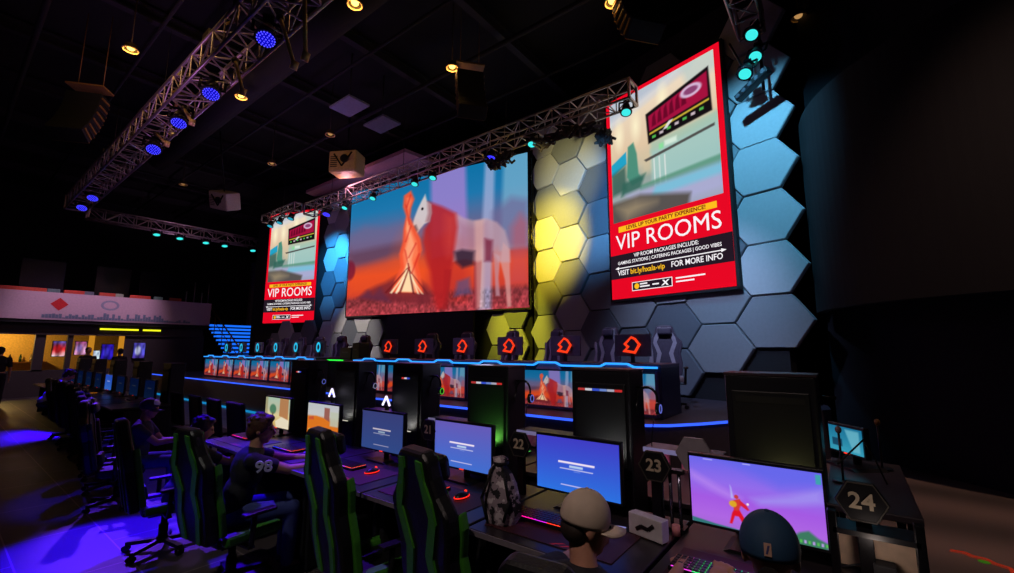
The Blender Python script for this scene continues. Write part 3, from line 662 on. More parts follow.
def desk(label, loc, rz=0):
    t = thing('gaming_desk', label, 'desk', loc, rz, 'desks of the gaming rows')
    MB().box((0, 0, .765), (.90, .80, .03)).build('desktop', WOODTOP, t, .005)
    MB().box((0, .02, .735), (.86, .72, .03)).build('frame', BLKM, t)
    for sx in (-1, 1):
        MB().box((sx * .42, .05, .37), (.04, .62, .70)).build('side_panel', DARK, t, .005)
    MB().box((0, .36, .42), (.80, .02, .6)).build('rear_panel', DARK, t)
    MB().box((0, -.402, .765), (.90, .008, .026)).build('edge_trim', mat('grey_edge', (120, 112, 120), .4), t)
    return t
def keyboard(label, loc, rz, rainbow):
    t = thing('keyboard', label, 'keyboard', loc, rz, 'keyboards of the gaming row'); W = .36
    MB().box((0, 0, .010), (W, .135, .02)).build('case', BLK, t, .004)
    rows = 5; groups = {}
    for r in range(rows):
        for k in range(15):
            key = int(k / 15 * 4)
            groups.setdefault(key, MB()).box((-W / 2 + .018 + k * (W - .036) / 14, -.05 + r * .025, .024), (.018, .018, .008))
    cols = {'r': [(255, 30, 60), (255, 20, 160), (200, 30, 220), (255, 60, 40)], 'g': [(220, 60, 210), (60, 210, 110), (40, 200, 160), (90, 230, 90)], 'b': [(40, 60, 255), (90, 60, 255), (180, 60, 240), (240, 80, 60)], 'o': [(255, 150, 30)] * 4}[rainbow]
    for g, m_ in groups.items(): m_.build('keys', BLK, t)
    for g in range(4):
        gl = MB()
        for r in range(rows + 1): gl.box((-W / 2 + .012 + (g + .5) * (W - .024) / 4, -.0625 + r * .025, .0205), ((W - .03) / 4, .004, .002))
        for k in range(5): gl.box((-W / 2 + .02 + g * (W - .03) / 4 + k * .0215, 0, .0205), (.0035, .12, .002))
        gl.build('key_glow', emit('key_glow_%s%d' % (rainbow, g), cols[g], 1.6), t)
    return t
def mouse(label, loc, rz, col='red'):
    t = thing('mouse', label, 'mouse', loc, rz, 'mice of the gaming row')
    MB().ell((0, 0, .004), (.032, .06, .034), v0=0).build('shell', BLK, t)
    MB().torus((0, 0, .01), .033, .003, Matrix.Diagonal((1, 1.75, 1))).build('light_ring', emit('mouse_glow_' + col, (255, 40, 30) if col == 'red' else (200, 60, 255), 1.6), t)
    MB().cyl((-.004, .035, .033), (.004, .035, .033), .009, n=10).build('wheel', E_RED, t)
    return t
def mousepad(label, loc, rz, w=.72, d=.36):
    t = thing('mouse_mat', label, 'mat', loc, rz, 'desk mats of the gaming row')
    MB().box((0, 0, .002), (w, d, .004)).build('cloth', mat('mat_cloth', (62, 22, 28), .6), t, .0015)
    q = MB()
    for k in range(3): q.prism([(w * .05 + k * .05, -.02), (w * .08 + k * .05, -.02), (w * .15 + k * .05, .02), (w * .12 + k * .05, .02)], .0006, TR((0, -d * .42, .0042)) @ Matrix.Rotation(-PI / 2, 4, 'X'))
    q.build('print', mat('mat_print', (230, 50, 50), .6), t)  # print brightened to carry the red glow on the mat
    return t
def cabinet(label, loc, glow, disp, hz=1.57):
    t = thing('computer_tower_locker', label, 'cabinet', loc, 0, 'tall black computer lockers behind the monitors')
    w, d = .40, .22
    MB().box((0, .11, hz / 2), (w, d, hz)).build('case', mat('locker_black', (24, 24, 30), .42), t, .008)
    MB().box((0, -.006, hz / 2 + .1), (w - .06, .012, hz - .36)).build('door', mat('locker_door', (17, 18, 22), .5), t, .004)
    MB().box((0, -.008, hz - .12), (w - .10, .012, .035)).build('display_recess', DARK, t)
    if disp:
        cols = [(200, 60, 60), (230, 230, 240), (60, 90, 230), (120, 150, 230), (190, 190, 210), (220, 50, 50)] if disp == 2 else [(230, 60, 60), (240, 230, 240), (60, 80, 220)]
        for k, c in enumerate(cols):
            MB().box(((-.12 + k * .05) if disp == 2 else (-.03 + k * .035), -.016, hz - .12), (.046 if disp == 2 else .03, .006, .014)).build('status_light', emit('status_%d_%d' % (disp, k), c, .7), t)
    MB().box((0, .11, hz + .004), (w + .01, d + .01, .012)).build('top_cap', mat('locker_cap', (60, 45, 52), .4), t)
    # headset hook on the right side
    MB().cyl((w / 2, .10, hz - .10), (w / 2 + .07, .10, hz - .10), .008).build('hook', BLKM, t)
    return t
def headset(label, loc, glow):
    t = thing('headset', label, 'headset', loc, 0, 'headsets hung on the computer lockers'); t.scale = (.72, .72, .85)
    R_ = Matrix.Rotation(PI / 2, 3, 'X')
    MB().torus((0, 0, 0), .085, .010, R_, a0=-.2, a1=PI + .2).build('headband', BLK, t)
    for s in (-1, 1):
        c = MB(); c.cyl((s * .075, 0, -.06), (s * .105, 0, -.06), .042, .036, 18).build('ear_cup', BLK, t)
    MB().torus((.108, 0, -.06), .028, .004, Matrix.Rotation(PI / 2, 3, 'Y')).build('ear_ring', emit('headset_ring_' + glow, {'w': (150, 150, 190), 'g': (90, 220, 60), 'b': (110, 120, 230)}[glow], .7), t)
    MB().tube([(.05, 0, -.1), (.03, -.03, -.3), (.06, -.02, -.5)], .004, 6).build('cable', BLK, t)
    return t
def hex_sign(num, loc, rz=0):
    t = thing('seat_number_sign', 'black hexagonal sign reading %s on a short post' % num, 'sign', loc, rz, 'seat number signs')
    hx = lambda r: [(r * math.cos(k * PI / 3), r * math.sin(k * PI / 3)) for k in range(6)]
    MB().prism(hx(.088), .02).build('plate', BLK, t, .003)
    r = MB(); ring(r, hx(.084), hx(.079), .003, TR((0, -.003, 0))); r.build('rim', mat('sign_rim', (70, 66, 60), .5), t)
    text(num, .085, mat('sign_digits', (190, 175, 150), .5), t, TR((0, -.003, .002)), name='number', ext=.001, bold=.002)
    MB().box((0, .03, -.16), (.05, .03, .32)).build('post', BLKM, t, .003)
    return t
kinds = ['sky', 'login', 'login_b', 'login_c', 'desert', 'garden']
lbl_m = ['gaming monitor showing a red figure against a purple sky', 'large blue login screen monitor in front of the person in the beige cap', 'blue login monitor behind the grey patterned backpack',
         'small blue login monitor behind the middle green chair', 'gaming monitor showing an orange desert game', 'gaming monitor showing a pale garden game with a tree']
glows = ['y', 'w', 'g', 'w', 'w', 'n']
where = ['nearest the camera, seat 24', 'at seat 23 by the beige cap', 'at seat 22 by the grey backpack', 'beside the desert game screen side, fourth from the right', 'fifth from the right, behind the desert game', 'at the far end beside the garden game']
lamp_defs = []
for k in range(6):
    X = -.41 - PITCH * k
    desk('black gaming desk ' + ['under the purple sky monitor', 'of the person in the beige cap', 'with the grey backpack at its edge', 'under the small blue login monitor', 'under the desert game monitor', 'under the garden game monitor'][k], (X + .12, 2.22, 0))
    monitor(kinds[k], lbl_m[k], (X, 2.4, .78), 0, strength=.95 if k != 3 else .6)
    keyboard('keyboard with glowing keys ' + ['in front of the purple sky monitor', 'left of the person in the beige cap', 'beside the backpack, under the blue login monitor', 'on the blue-lit desk behind the middle chair', 'under the desert game monitor', 'under the garden game monitor'][k],
             (X - .08 if k else -.50, 2.13 if k else 2.06, .7845), 0, ['g', 'r', 'r', 'b', 'b', 'r'][k])
    if k: mouse('mouse with a red light ring ' + ['', 'right of the beige cap', 'left of the grey backpack', 'on the blue-lit desk', 'by the hand of the player in jersey 98', 'under the garden game monitor'][k], (X + .26, 2.13, .784), 0)
    mousepad('dark printed desk mat ' + ['under the hand of the person in the blue cap', 'with red print under the beige cap', 'left of the grey backpack', 'under blue light behind the middle chair', 'under the arms of the player in jersey 98', 'under the garden game monitor'][k], (X + .08, 2.08, .7805), 0)
    cX = -.335 - .925 * k
    cabinet('tall black computer locker ' + ['nearest the camera behind the purple sky monitor', 'with a red and blue status display, behind the beige cap', 'with a green glow at its foot', 'behind the small blue login monitor, green ringed headset on its side', 'behind the desert game monitor', 'farthest in the row, behind the garden game monitor'][k], (cX, 2.6, 0), glows[k], [0, 2, 2, 1, 0, 1][k])
    if k: headset('black headset on the right side of the locker ' + ['', 'behind the beige cap', 'with the green glow', 'behind the small blue login monitor', 'behind the desert game monitor', 'at the far end of the row'][k], (cX + .265, 2.70, 1.40), 'wbbgwb'[k])
    lamp_defs.append((cX, glows[k]))
for num, X, Y, z in (('24', -.01, 2.32, 1.10), ('23', -.865, 2.4, 1.09), ('22', -1.745, 2.4, 1.09), ('21', -2.6, 2.4, 1.09)): hex_sign(num, (X, Y, z))
# small uplights at the foot of the lockers' doors
GL = {'y': (150, 140, 50), 'w': (220, 215, 200), 'g': (60, 255, 30)}
for i, (cX, g) in enumerate(lamp_defs):
    if g == 'n': continue
    l = thing('door_uplight', 'small %s uplight at the locker door, %s from the camera end' % ({'y': 'dim amber', 'w': 'white', 'g': 'green'}[g], ordc(i)), 'light', (cX + .05, 2.565, 1.0), 0, 'uplights on the locker doors')
    MB().box((0, 0, 0), (.14, .02, .02)).build('housing', BLK, l); MB().box((0, 0, .012), (.12, .012, .004)).build('lens', emit('uplens_' + g, GL[g], 1.0), l)
    ld = bpy.data.lights.new('uplight_lamp', 'SPOT'); ld.energy = {'y': 2.2, 'w': 3.0, 'g': 5.0}[g]; ld.color = [v / 255 for v in GL[g]]; ld.spot_size = 2.2; ld.spot_blend = .9; ld.shadow_soft_size = .02
    lo = bpy.data.objects.new('uplight_lamp', ld); C.objects.link(lo); lo.location = (cX + .05, 2.50, 1.02); lo.rotation_euler = Vector((0, .6, 1)).to_track_quat('-Z', 'Y').to_euler()
# lit chevrons above monitors (tips of lit hexagon frames)
for X, z, lb in ((-3.28, 1.23, 'glowing white chevron light above the blue login monitor'), (-4.15, 1.25, 'glowing white chevron light above the desert game monitor')):
    c_ = thing('chevron_light', lb, 'light', (X, 2.52, z - .14), 0, 'chevron lights behind the monitors')
    MB().bar((-.05, 0, .12), (0, 0, .2), .012, .014).bar((.05, 0, .12), (0, 0, .2), .012, .014).build('tube', emit('chev', (235, 225, 255), 1.5), c_)
    MB().box((0, .01, .06), (.03, .02, .12)).build('bracket', BLK, c_)
# white bars (shelf edges) and a coloured strip between lockers
for k in range(1, 6):
    cX = -.335 - .925 * k + .46
    s_ = thing('locker_shelf', 'short %s shelf between lockers, %s gap from the camera end' % ('green-lit' if k == 5 else 'pale', ordc(k)), 'shelf', (cX, 2.72, 1.12), 0, 'shelves between the computer lockers')
    MB().box((0, 0, 0), (.42, .16, .025)).build('board', GREY, s_, .004)
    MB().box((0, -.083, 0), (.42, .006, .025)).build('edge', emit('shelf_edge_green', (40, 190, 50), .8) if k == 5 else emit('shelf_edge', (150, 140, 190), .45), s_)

# opposite row of desks behind the lockers, with coloured keyboards
for k in range(5):
    X = -.75 - .92 * k
    desk('dark desk behind the lockers, %s from the camera end' % ordc(k), (X, 3.28, 0), PI)
    keyboard('rainbow keyboard on the desk behind the lockers, %s from the camera end' % ordc(k), (X + .1, 3.3, .785), .1, 'g')
pk = mat('pink_facets', (225, 120, 165), .5, var=.4, scale=6)
for k in range(4):
    X = -.65 - .95 * k
    q = thing('desk_screen_panel', 'low pink faceted divider behind the lockers, %s from the camera end' % ordc(k), 'divider', (X, 3.60, .785), 0, 'pink dividers behind the lockers')
    MB().box((0, 0, .075), (.86, .03, .13)).build('board', pk, q, .004); MB().box((0, 0, .005), (.3, .08, .01)).build('foot', BLKM, q)
    t_ = MB()
    for j in range(5): t_.prism([(-.43 + j * .17, .012), (-.43 + (j + 1) * .17, .012), (-.35 + j * .17, .138)], .003, TR((0, -.019, 0)))
    t_.build('facets', mat('pink_facets_light', (235, 150, 170), .5), q)
cm = monitor('cyan', 'small cyan monitor beyond the nearest black locker', (-.06, 3.45, 1.0), -.9, strength=.8, W=.26)
# pale hexagon plate peeking above the purple sky monitor
hp = MB().prism([(.1 * math.cos(k * PI / 3), .1 * math.sin(k * PI / 3)) for k in range(6)], .02).build('hexagon_plate', mat('pale_plate', (150, 140, 150), .5), loc=(-.72, 2.62, 1.13)); tag(hp, 'pale hexagonal plate behind the top left corner of the purple sky monitor', 'plate')
# vertical chrome-lit posts between seats 23 and 24
pst = thing('cable_rack', 'black upright cable rack with bright posts left of the purple sky monitor', 'rack', (-.80, 2.45, .78))
for k, dx in enumerate((-.045, .0, .045)): MB().cyl((dx, 0, 0), (dx, 0, .28), .009).build('post', mat('rack_chrome', (150, 150, 170), .2, .9), pst)
MB().box((0, 0, .29), (.14, .04, .02)).build('top_bar', BLK, pst); MB().box((0, 0, .01), (.14, .08, .02)).build('foot', BLK, pst)
MB().cyl((.04, -.07, 0), (.04, -.07, .05), .02).build('pink_cap', mat('pink_cup', (205, 130, 130), .5), pst)
# white box beside seat 23
wb = thing('product_box', 'white box with a dark curved mark beside the beige cap', 'box', (-.86, 2.27, .785), -.25)
MB().box((0, 0, .05), (.19, .06, .10)).build('carton', WHITE, wb, .004)
wv = MB(); pts = [(-.05, .03), (-.02, .05), (.02, .045), (.05, .07)]
for a, b in zip(pts[:-1], pts[1:]): wv.bar((a[0], -.032, a[1]), (b[0], -.032, b[1]), .004, .018)
wv.build('printed_mark', BLK, wb)
# phone-like lit puck
pu = thing('phone', 'small lit phone lying left of the white box', 'phone', (-1.02, 2.26, .785), .2); MB().box((0, 0, .005), (.09, .05, .01)).build('body', BLK, pu, .002); MB().box((0, 0, .0105), (.082, .043, .001)).build('screen', emit('phone_screen', (150, 150, 220), .8), pu)
# end frame right of seat 24 with an open cubby
ef = thing('end_rack', 'black end rack with a pale cubby under the 24 sign', 'rack', (.02, 2.30, 0))
for dx in (-.13, .13): MB().box((dx, 0, .53), (.03, .04, 1.06)).build('upright', BLKM, ef, .003)
for z in (.62, .80, .99): MB().box((0, 0.05, z), (.26, .14, .02)).build('shelf', BLK, ef)
MB().box((0, .12, .9), (.24, .01, .16)).build('cubby_back', mat('cubby_pale', (215, 185, 160), .6), ef)
MB().box((0, .0, .985), (.24, .02, .015)).build('cubby_lip', mat('cubby_lip', (190, 170, 175), .4), ef)
MB().box((.02, .05, .85), (.07, .07, .06)).build('power_brick', DARK, ef, .005)
ot = thing('side_table', 'dark table behind the 24 sign', 'table', (.02, 3.0, 0))
MB().box((0, .15, .985), (.34, 1.1, .03)).build('top', mat('dark_table', (62, 54, 60), .35), ot, .005)
for dx in (-.14, .14):
    for dy in (-.3, .6): MB().box((dx, dy, .485), (.04, .04, .97)).build('leg', BLKM, ot)
# loose cables over the desk at the right
for k, pts in enumerate(([(-.08, 2.5, 1.2), (.02, 2.6, 1.3), (.06, 2.9, 1.16), (.1, 3.1, 1.01)], [(-.12, 2.35, .82), (.0, 2.38, .86), (.1, 2.36, .84), (.13, 2.33, .8)])):
    tag(MB().tube(pts, .004, 6).build('cable', DARK), ['thin black cable hanging from the nearest locker to the side table', 'thin black cable looped across the end rack'][k], 'cable')
# backpack hanging over the desk edge
bag = thing('backpack', 'grey patterned backpack standing on the desk between the blue login monitors', 'backpack', (-1.56, 1.98, .782), .2)
cam = bpy.data.materials.new('grey_camouflage'); cam.use_nodes = True; nt = cam.node_tree; bs = nt.nodes['Principled BSDF']
vo = nt.nodes.new('ShaderNodeTexNoise'); vo.inputs['Scale'].default_value = 16; vo.inputs['Detail'].default_value = 4; tc = nt.nodes.new('ShaderNodeTexCoord'); nt.links.new(tc.outputs['Object'], vo.inputs['Vector'])
rr = nt.nodes.new('ShaderNodeValToRGB'); rr.color_ramp.interpolation = 'CONSTANT'; rr.color_ramp.elements[0].color = lin((30, 28, 34)) + [1]; rr.color_ramp.elements[1].position = .47; rr.color_ramp.elements[1].color = lin((150, 135, 145)) + [1]
e3 = rr.color_ramp.elements.new(.58); e3.color = lin((205, 195, 200)) + [1]
nt.links.new(vo.outputs['Fac'], rr.inputs['Fac']); nt.links.new(rr.outputs[0], bs.inputs['Base Color']); bs.inputs['Roughness'].default_value = .8
b_ = MB(); prof = [(.0, .085, .055), (.05, .10, .07), (.12, .098, .07), (.2, .085, .06), (.26, .06, .045), (.30, .035, .03), (.33, .045, .035), (.345, .0, .0)]
vs = []; n = 20
for i, (z, rx, ry) in enumerate(prof):
    for k in range(n):
        a = 2 * PI * k / n; w = 1 + .10 * math.sin(k * 2.5 + i * 1.3) + .05 * math.sin(k * 5.1 + i)
        vs.append((rx * w * math.cos(a) + .01 * math.sin(i), ry * w * math.sin(a), z))
b_.add(vs, [(i * n + k, i * n + (k + 1) % n, (i + 1) * n + (k + 1) % n, (i + 1) * n + k) for i in range(len(prof) - 1) for k in range(n)], True)
b_.add([vs[k] for k in range(n)], [tuple(reversed(range(n)))])
b_.build('sack', cam, bag)
MB().tube([(-.05, -.07, .03), (-.07, -.09, .14), (-.03, -.05, .28), (0, 0, .32)], .008).build('strap', DARK, bag)
MB().tube([(.05, -.07, .03), (.085, -.08, .14), (.04, -.05, .27), (0, 0, .32)], .008).build('strap', DARK, bag)
MB().torus((0, 0, .305), .036, .008, n=16).build('drawcord', DARK, bag)

# ------------------------------------------------------------------ chairs in the row
chairG.location = (-1.57, 1.80, 0); chairG.scale = (.84, .88, .91); chairG.rotation_euler = (0, 0, -.16); chairG['label'] = 'empty black gaming chair with a green stripe, in the middle foreground'; chairG['group'] = 'green striped gaming chairs of the near row'
dup(chairG, (-2.42, 1.80, 0), -.14, 'empty green striped gaming chair between the jersey 98 player and the middle chair')
dup(chairG, (-3.70, 1.52, 0), .12, 'green striped gaming chair the jersey 98 player sits in', skip=('head_pillow',)).scale = (.9, .88, .85)
dup(chairG, (-4.85, 1.42, 0), -.1, 'green striped gaming chair behind the one of the jersey 98 player', skip=('head_pillow',)).scale = (.84, .88, .82)
cA = dup(chairG, (-.80, 1.50, 0), .1, 'green framed gaming chair under the person in the beige cap', skip=('head_pillow',)); cA.scale = (.8, .88, .80)
dup(chairG, (-.24, 1.52, 0), 0, 'gaming chair under the person in the blue cap, at the bottom edge', skip=('head_pillow', 'caster', 'star_base')).scale = (.8, .88, .80)
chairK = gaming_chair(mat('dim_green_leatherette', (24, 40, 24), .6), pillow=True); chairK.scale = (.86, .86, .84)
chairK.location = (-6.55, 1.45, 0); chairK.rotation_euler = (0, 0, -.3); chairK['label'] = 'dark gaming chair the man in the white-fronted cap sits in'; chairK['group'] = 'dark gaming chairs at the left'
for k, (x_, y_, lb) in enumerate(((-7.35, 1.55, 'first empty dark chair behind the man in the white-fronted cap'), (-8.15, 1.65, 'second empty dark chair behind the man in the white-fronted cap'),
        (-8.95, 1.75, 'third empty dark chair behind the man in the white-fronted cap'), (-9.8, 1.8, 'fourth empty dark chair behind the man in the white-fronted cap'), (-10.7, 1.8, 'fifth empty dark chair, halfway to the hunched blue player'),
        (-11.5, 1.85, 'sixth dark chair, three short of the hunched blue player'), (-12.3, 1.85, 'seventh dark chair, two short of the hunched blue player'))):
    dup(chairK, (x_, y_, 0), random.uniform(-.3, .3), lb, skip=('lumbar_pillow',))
# far bank of stations
dk = desk('black desk in the far left bank, first from the stage stairs gap', (-9.6, 2.25, 0))
cbf = cabinet('tall black locker in the far left bank, first in line', (-9.6, 2.62, 0), 'n', 0, 1.45)
mbf = monitor('blue', 'small bluish monitor in the far left bank, first in line', (-9.6, 2.4, .78), 0, 'monitors of the far left bank', strength=.045)
keyboard('amber-lit keyboard on the far left bank', (-12.7, 2.2, .785), 0, 'o')
for k in range(1, 9):
    x_ = -9.6 - .95 * k
    dup(dk, (x_, 2.25, 0), 0, 'black desk in the far left bank, %s in line' % ordc(k)); (dup(mbf, (x_, 2.4, .78), 0, 'small dim bluish monitor in the far left bank, %s in line' % ordc(k)) if k != 3 else monitor('blue', 'brightest blue monitor in the far left bank', (x_, 2.4, .78), 0, 'monitors of the far left bank', strength=.7))
    if k % 2 == 0: dup(cbf, (x_, 2.62, 0), 0, 'tall black locker in the far left bank, behind the %s desk' % ordc(k))
# audience chairs in front of the stage
ac = thing('stacking_chair', 'black audience chair beyond the seated man, nearest row, first from the right', 'chair', (-6.3, 2.75, 0), 0, 'black audience chairs before the stage')
MB().box((0, 0, .45), (.5, .46, .06)).build('seat', DARK, ac, .02); MB().box((0, 0, 0), (.5, .05, .5)).build('backrest', DARK, ac, .02, loc=(0, -.24, .78), rot=(.12, 0, 0))
for sx in (-1, 1):
    for sy in (-1, 1): MB().cyl((sx * .22, sy * .2, 0), (sx * .21, sy * .18, .45), .014).build('leg', GREY, ac)
for j in range(2):
    for k in range(0):
        lb = 'black audience chair before the stage, %s row, %s from the right' % (['front', 'rear'][j], ordc(k))
        loc = (-6.6 - .75 * k, 4.5 - .95 * j, 0)
        if j == k == 0: ac.location = loc; ac['label'] = lb
        else: dup(ac, loc, random.uniform(-.08, .08), lb)

for k, x_ in enumerate((-7.0, -7.7, -8.5), 1):
    dup(ac, (x_, 2.75, 0), random.uniform(-.1, .1), 'black audience chair beyond the seated man, nearest row, %s from the right' % ordc(k))
# ------------------------------------------------------------------ people
def remesh(mb, name, m, parent, vox=.009, smooth=4):
    me = bpy.data.meshes.new(name); me.from_pydata(mb.v, [], mb.f); me.update()
    o = bpy.data.objects.new(name, me); C.objects.link(o)
    r = o.modifiers.new('r', 'REMESH'); r.mode = 'VOXEL'; r.voxel_size = vox; r.use_smooth_shade = True
    s = o.modifiers.new('s', 'SMOOTH'); s.iterations = smooth; s.factor = .5
    dg = bpy.context.evaluated_depsgraph_get(); dg.update()
    nm = bpy.data.meshes.new_from_object(o.evaluated_get(dg)); bpy.data.objects.remove(o)
    nm.materials.clear(); nm.materials.append(m)
    nm.polygons.foreach_set('use_smooth', [True] * len(nm.polygons))
    q = bpy.data.objects.new(name, nm); C.objects.link(q); q.parent = parent; return q
def ik(S, T, l1, l2, hint):
    S, T = Vector(S), Vector(T); d = T - S; L = min(d.length, (l1 + l2) * .995); d.normalize(); T = S + d * L
    a = (l1 * l1 - l2 * l2 + L * L) / (2 * L); h = math.sqrt(max(0, l1 * l1 - a * a))
    hv = Vector(hint); hv = (hv - d * hv.dot(d)).normalized(); return S + d * a + hv * h, T
def person(label, loc, rz, s, hands, look=0.0, nod=0.0, fwd=.06, shirt=(20, 20, 26), pants=(50, 60, 110), skin=SKIN, hair=None, cap=None, vox=.008, sleeve=.55, legs=True, number=None, bend=0.0):
    t = thing('person', label, 'person', loc, rz); t.scale = (s, s, s)
    Pe = Vector((0, -.02, .54)); Wa = Vector((0, .0 + fwd * .2, .68)); Ch = Vector((0, fwd * .7, .86)); Nk = Vector((0, fwd + .02, 1.02)); Hd = Vector((0, fwd + .055 + bend, 1.17 - bend * .6))
    Rh = Matrix.Rotation(look, 3, 'Z') @ Matrix.Rotation(-nod, 3, 'X')
    b = MB()
    b.ell(Pe, (.155, .12, .12)); b.ell(Wa, (.135, .10, .14)); b.ell(Ch, (.165, .11, .17)); b.ell((0, fwd, .97), (.15, .075, .06))
    b.cone_r(Nk, Hd + Rh @ Vector((0, -.02, -.07)), .056, .05)
    # head: skull, face, jaw, nose, lips, ears
    h = lambda v: Hd + Rh @ Vector(v)
    b.ell(h((0, -.012, .03)), (.074, .092, .085), rot=Rh); b.ell(h((0, .022, -.035)), (.058, .068, .078), rot=Rh); b.ell(h((0, .045, -.085)), (.032, .034, .03), rot=Rh)
    b.cyl(h((0, .083, .012)), h((0, .110, -.028)), .008, .014, 8); b.ell(h((0, .098, -.03)), (.016, .014, .012)); b.ell(h((0, .082, -.058)), (.024, .014, .010))
    b.ell(h((0, .078, .022)), (.05, .016, .012), rot=Rh)
    for sx in (-1, 1): b.ell(h((sx * .074, -.012, -.01)), (.010, .02, .032), rot=Rh)
    sh = MB(); tr = MB()
    sh.ell(Pe + Vector((0, 0, .06)), (.165, .13, .10)); sh.ell(Wa, (.15, .115, .155)); sh.ell(Ch, (.178, .125, .178)); sh.ell((0, fwd, .975), (.165, .09, .062)); sh.torus((0, fwd + .015, 1.022), .062, .014, Matrix.Rotation(-.2, 3, 'X'))
    tr.ell(Pe - Vector((0, 0, .02)), (.168, .135, .11))
    wr = {}
    for sx, tg in zip((-1, 1), hands):
        S = Vector((sx * .175, fwd * .9, .955)); E, T = ik(S, tg, .28, .25, (sx * .45, -.35, -1)); wr[sx] = (S, E, T)
        b.cone_r(S, E, .052, .040); b.cone_r(E, T, .040, .026)
        sh.cone_r(S, S.lerp(E, sleeve), .066, .060)
        if sleeve >= .9: sh.cone_r(S.lerp(E, .9), E.lerp(T, .85), .055, .037)
        f = (T - E).normalized(); f.z *= .35; f.normalize(); sd = f.cross(Vector((0, 0, 1))).normalized(); up = sd.cross(f)
        Rm = Matrix((sd, f, up)).transposed(); pc = T + f * .045
        b.ell(pc, (.038, .05, .016), rot=Rm)
        for k, (off, ln) in enumerate(((-.030, .055), (-.010, .068), (.010, .064), (.028, .050))):
            k0 = pc + f * .038 + sd * off; k1 = k0 + f * ln * .5 + up * .004 + sd * off * .25; k2 = k1 + f * ln * .4 - up * ln * .35
            b.cone_r(k0, k1, .0095, .009); b.cone_r(k1, k2, .009, .0078)
        th0 = T + f * .03 - sd * sx * .030; th1 = th0 + f * .03 - sd * sx * .022; th2 = th1 + f * .03 - up * .008
        b.cone_r(th0, th1, .012, .0105); b.cone_r(th1, th2, .0105, .009)
    for sx in (-1, 1):
        shoes = MB(); hp_ = Vector((sx * .09, 0, .53)); kn = Vector((sx * .13, .41, .53)); an = Vector((sx * .12, .40, .10)); toe = Vector((sx * .13, .55, .045))
        b.cone_r(hp_, kn, .078, .056); b.cone_r(kn, an, .054, .036); b.cone_r(an, toe, .036, .03)
        tr.cone_r(hp_, kn, .092, .070); tr.cone_r(kn, an + Vector((0, 0, .02)), .066, .052)
        shoes.cone_r(an - Vector((0, .01, .04)), toe, .048, .042); remesh(shoes, 'shoe', mat('shoe_rubber', (45, 45, 52), .6), t, .012, 2)
    remesh(b, 'body', skin, t, vox)
    remesh(sh, 'shirt', mat('shirt_%d_%d_%d' % shirt, shirt, .8, bump=.3, scale=30), t, .012)
    remesh(tr, 'trousers', mat('trousers_%d_%d_%d' % pants, pants, .85), t, .012)
    for sx in (-1, 1): MB().ell(h((sx * .030, .080, .005)), (.011, .006, .008), n=10, m=6).build('eye', mat('eye_dark', (25, 20, 20), .2), t)
    if hair:
        hm = MB(); hm.ell(h((0, -.022, .042)), (.086, .098, .090), rot=Rh); hm.ell(h((0, -.06, -.01)), (.074, .06, .085), rot=Rh); hm.ell(h((0, .04, .092)), (.068, .045, .032), rot=Rh)
        for sx in (-1, 1): hm.ell(h((sx * .062, -.01, .02)), (.024, .05, .05), rot=Rh)
        rr_ = random.Random(3)
        for k in range(50):
            a = rr_.uniform(0, 2 * PI); e = rr_.uniform(-.1, 1.4); q = Vector((.08 * math.cos(a) * math.cos(e), -.03 + .092 * math.sin(a) * math.cos(e), .045 + .085 * math.sin(e)))
            if q.y > .05 and q.z < .08: continue
            hm.ell(h(q), (.016, .016, .014), n=8, m=5)
        remesh(hm, 'hair', mat('hair_%d' % hair[0], hair, .7, var=.5, scale=90), t, .006, 2)
    if cap:
        col, bcol, front = cap
        cm_ = mat('cap_%d_%d' % (col[0], col[1]), col, .75, var=.06); Rc = Rh @ Matrix.Rotation(-.08, 3, 'X')
        c = MB(); c.ell(h((0, -.012, .03)), (.087, .104, .104), rot=Rc, v0=-.28, n=28, m=14); cr = c.build('cap_crown', cm_, t)
        md = cr.modifiers.new('s', 'SOLIDIFY'); md.thickness = .004
        bm_ = MB(); n_ = 14; vs = []
        for i in range(n_ + 1):
            a = PI * (.5 - .36) + PI * .72 * i / n_
            for rr2, zz in ((1, .0), (1.72, -.012)):
                x = .086 * math.cos(a) * (1 if rr2 == 1 else 1.02); y = -.012 + .102 * math.sin(a) + (0 if rr2 == 1 else .075 * math.sin(a) ** .6)
                vs.append(h((x, y, .008 + zz - abs(x) * .18)))
        bm_.add(vs, [(2 * i, 2 * i + 1, 2 * i + 3, 2 * i + 2) for i in range(n_)], True)
        br = bm_.build('cap_brim', mat('cap_%d_%d' % (bcol[0], bcol[1]), bcol, .75), t); md = br.modifiers.new('s', 'SOLIDIFY'); md.thickness = .006
        MB().ell(h((0, -.018, .134)), (.008, .008, .005)).build('cap_button', cm_, t)
        if front == 'patch': # little upright patch on the back
            M_ = TR(h((0, -.1175, .045))) @ Rh.to_4x4() @ Matrix.Rotation(-.12, 4, 'X')
            MB().prism([(-.010, -.018), (.010, -.018), (.010, .018), (-.010, .018)], .004, M_).build('back_patch', mat('patch_pale', (190, 150, 130), .6), t)
            MB().prism([(-.006, -.012), (.0, -.012), (.006, .012), (.0, .012)], .001, M_ @ TR((0, -.0012, 0))).build('patch_mark', mat('patch_dark', (60, 60, 110), .6), t)
            sp = MB(); sp.prism([(-.035, 0), (.035, 0), (.030, .018), (.012, .034), (-.012, .034), (-.030, .018)], .006, TR(h((0, -.121, -.038))) @ Rh.to_4x4()); sp.build('back_opening', mat('hair_25', (25, 18, 15), .7), t)
            MB().box((0, 0, 0), (.08, .004, .012)).build('cap_strap', GREEND, t, loc=h((0, -.122, -.04)), rot=(0, 0, look))
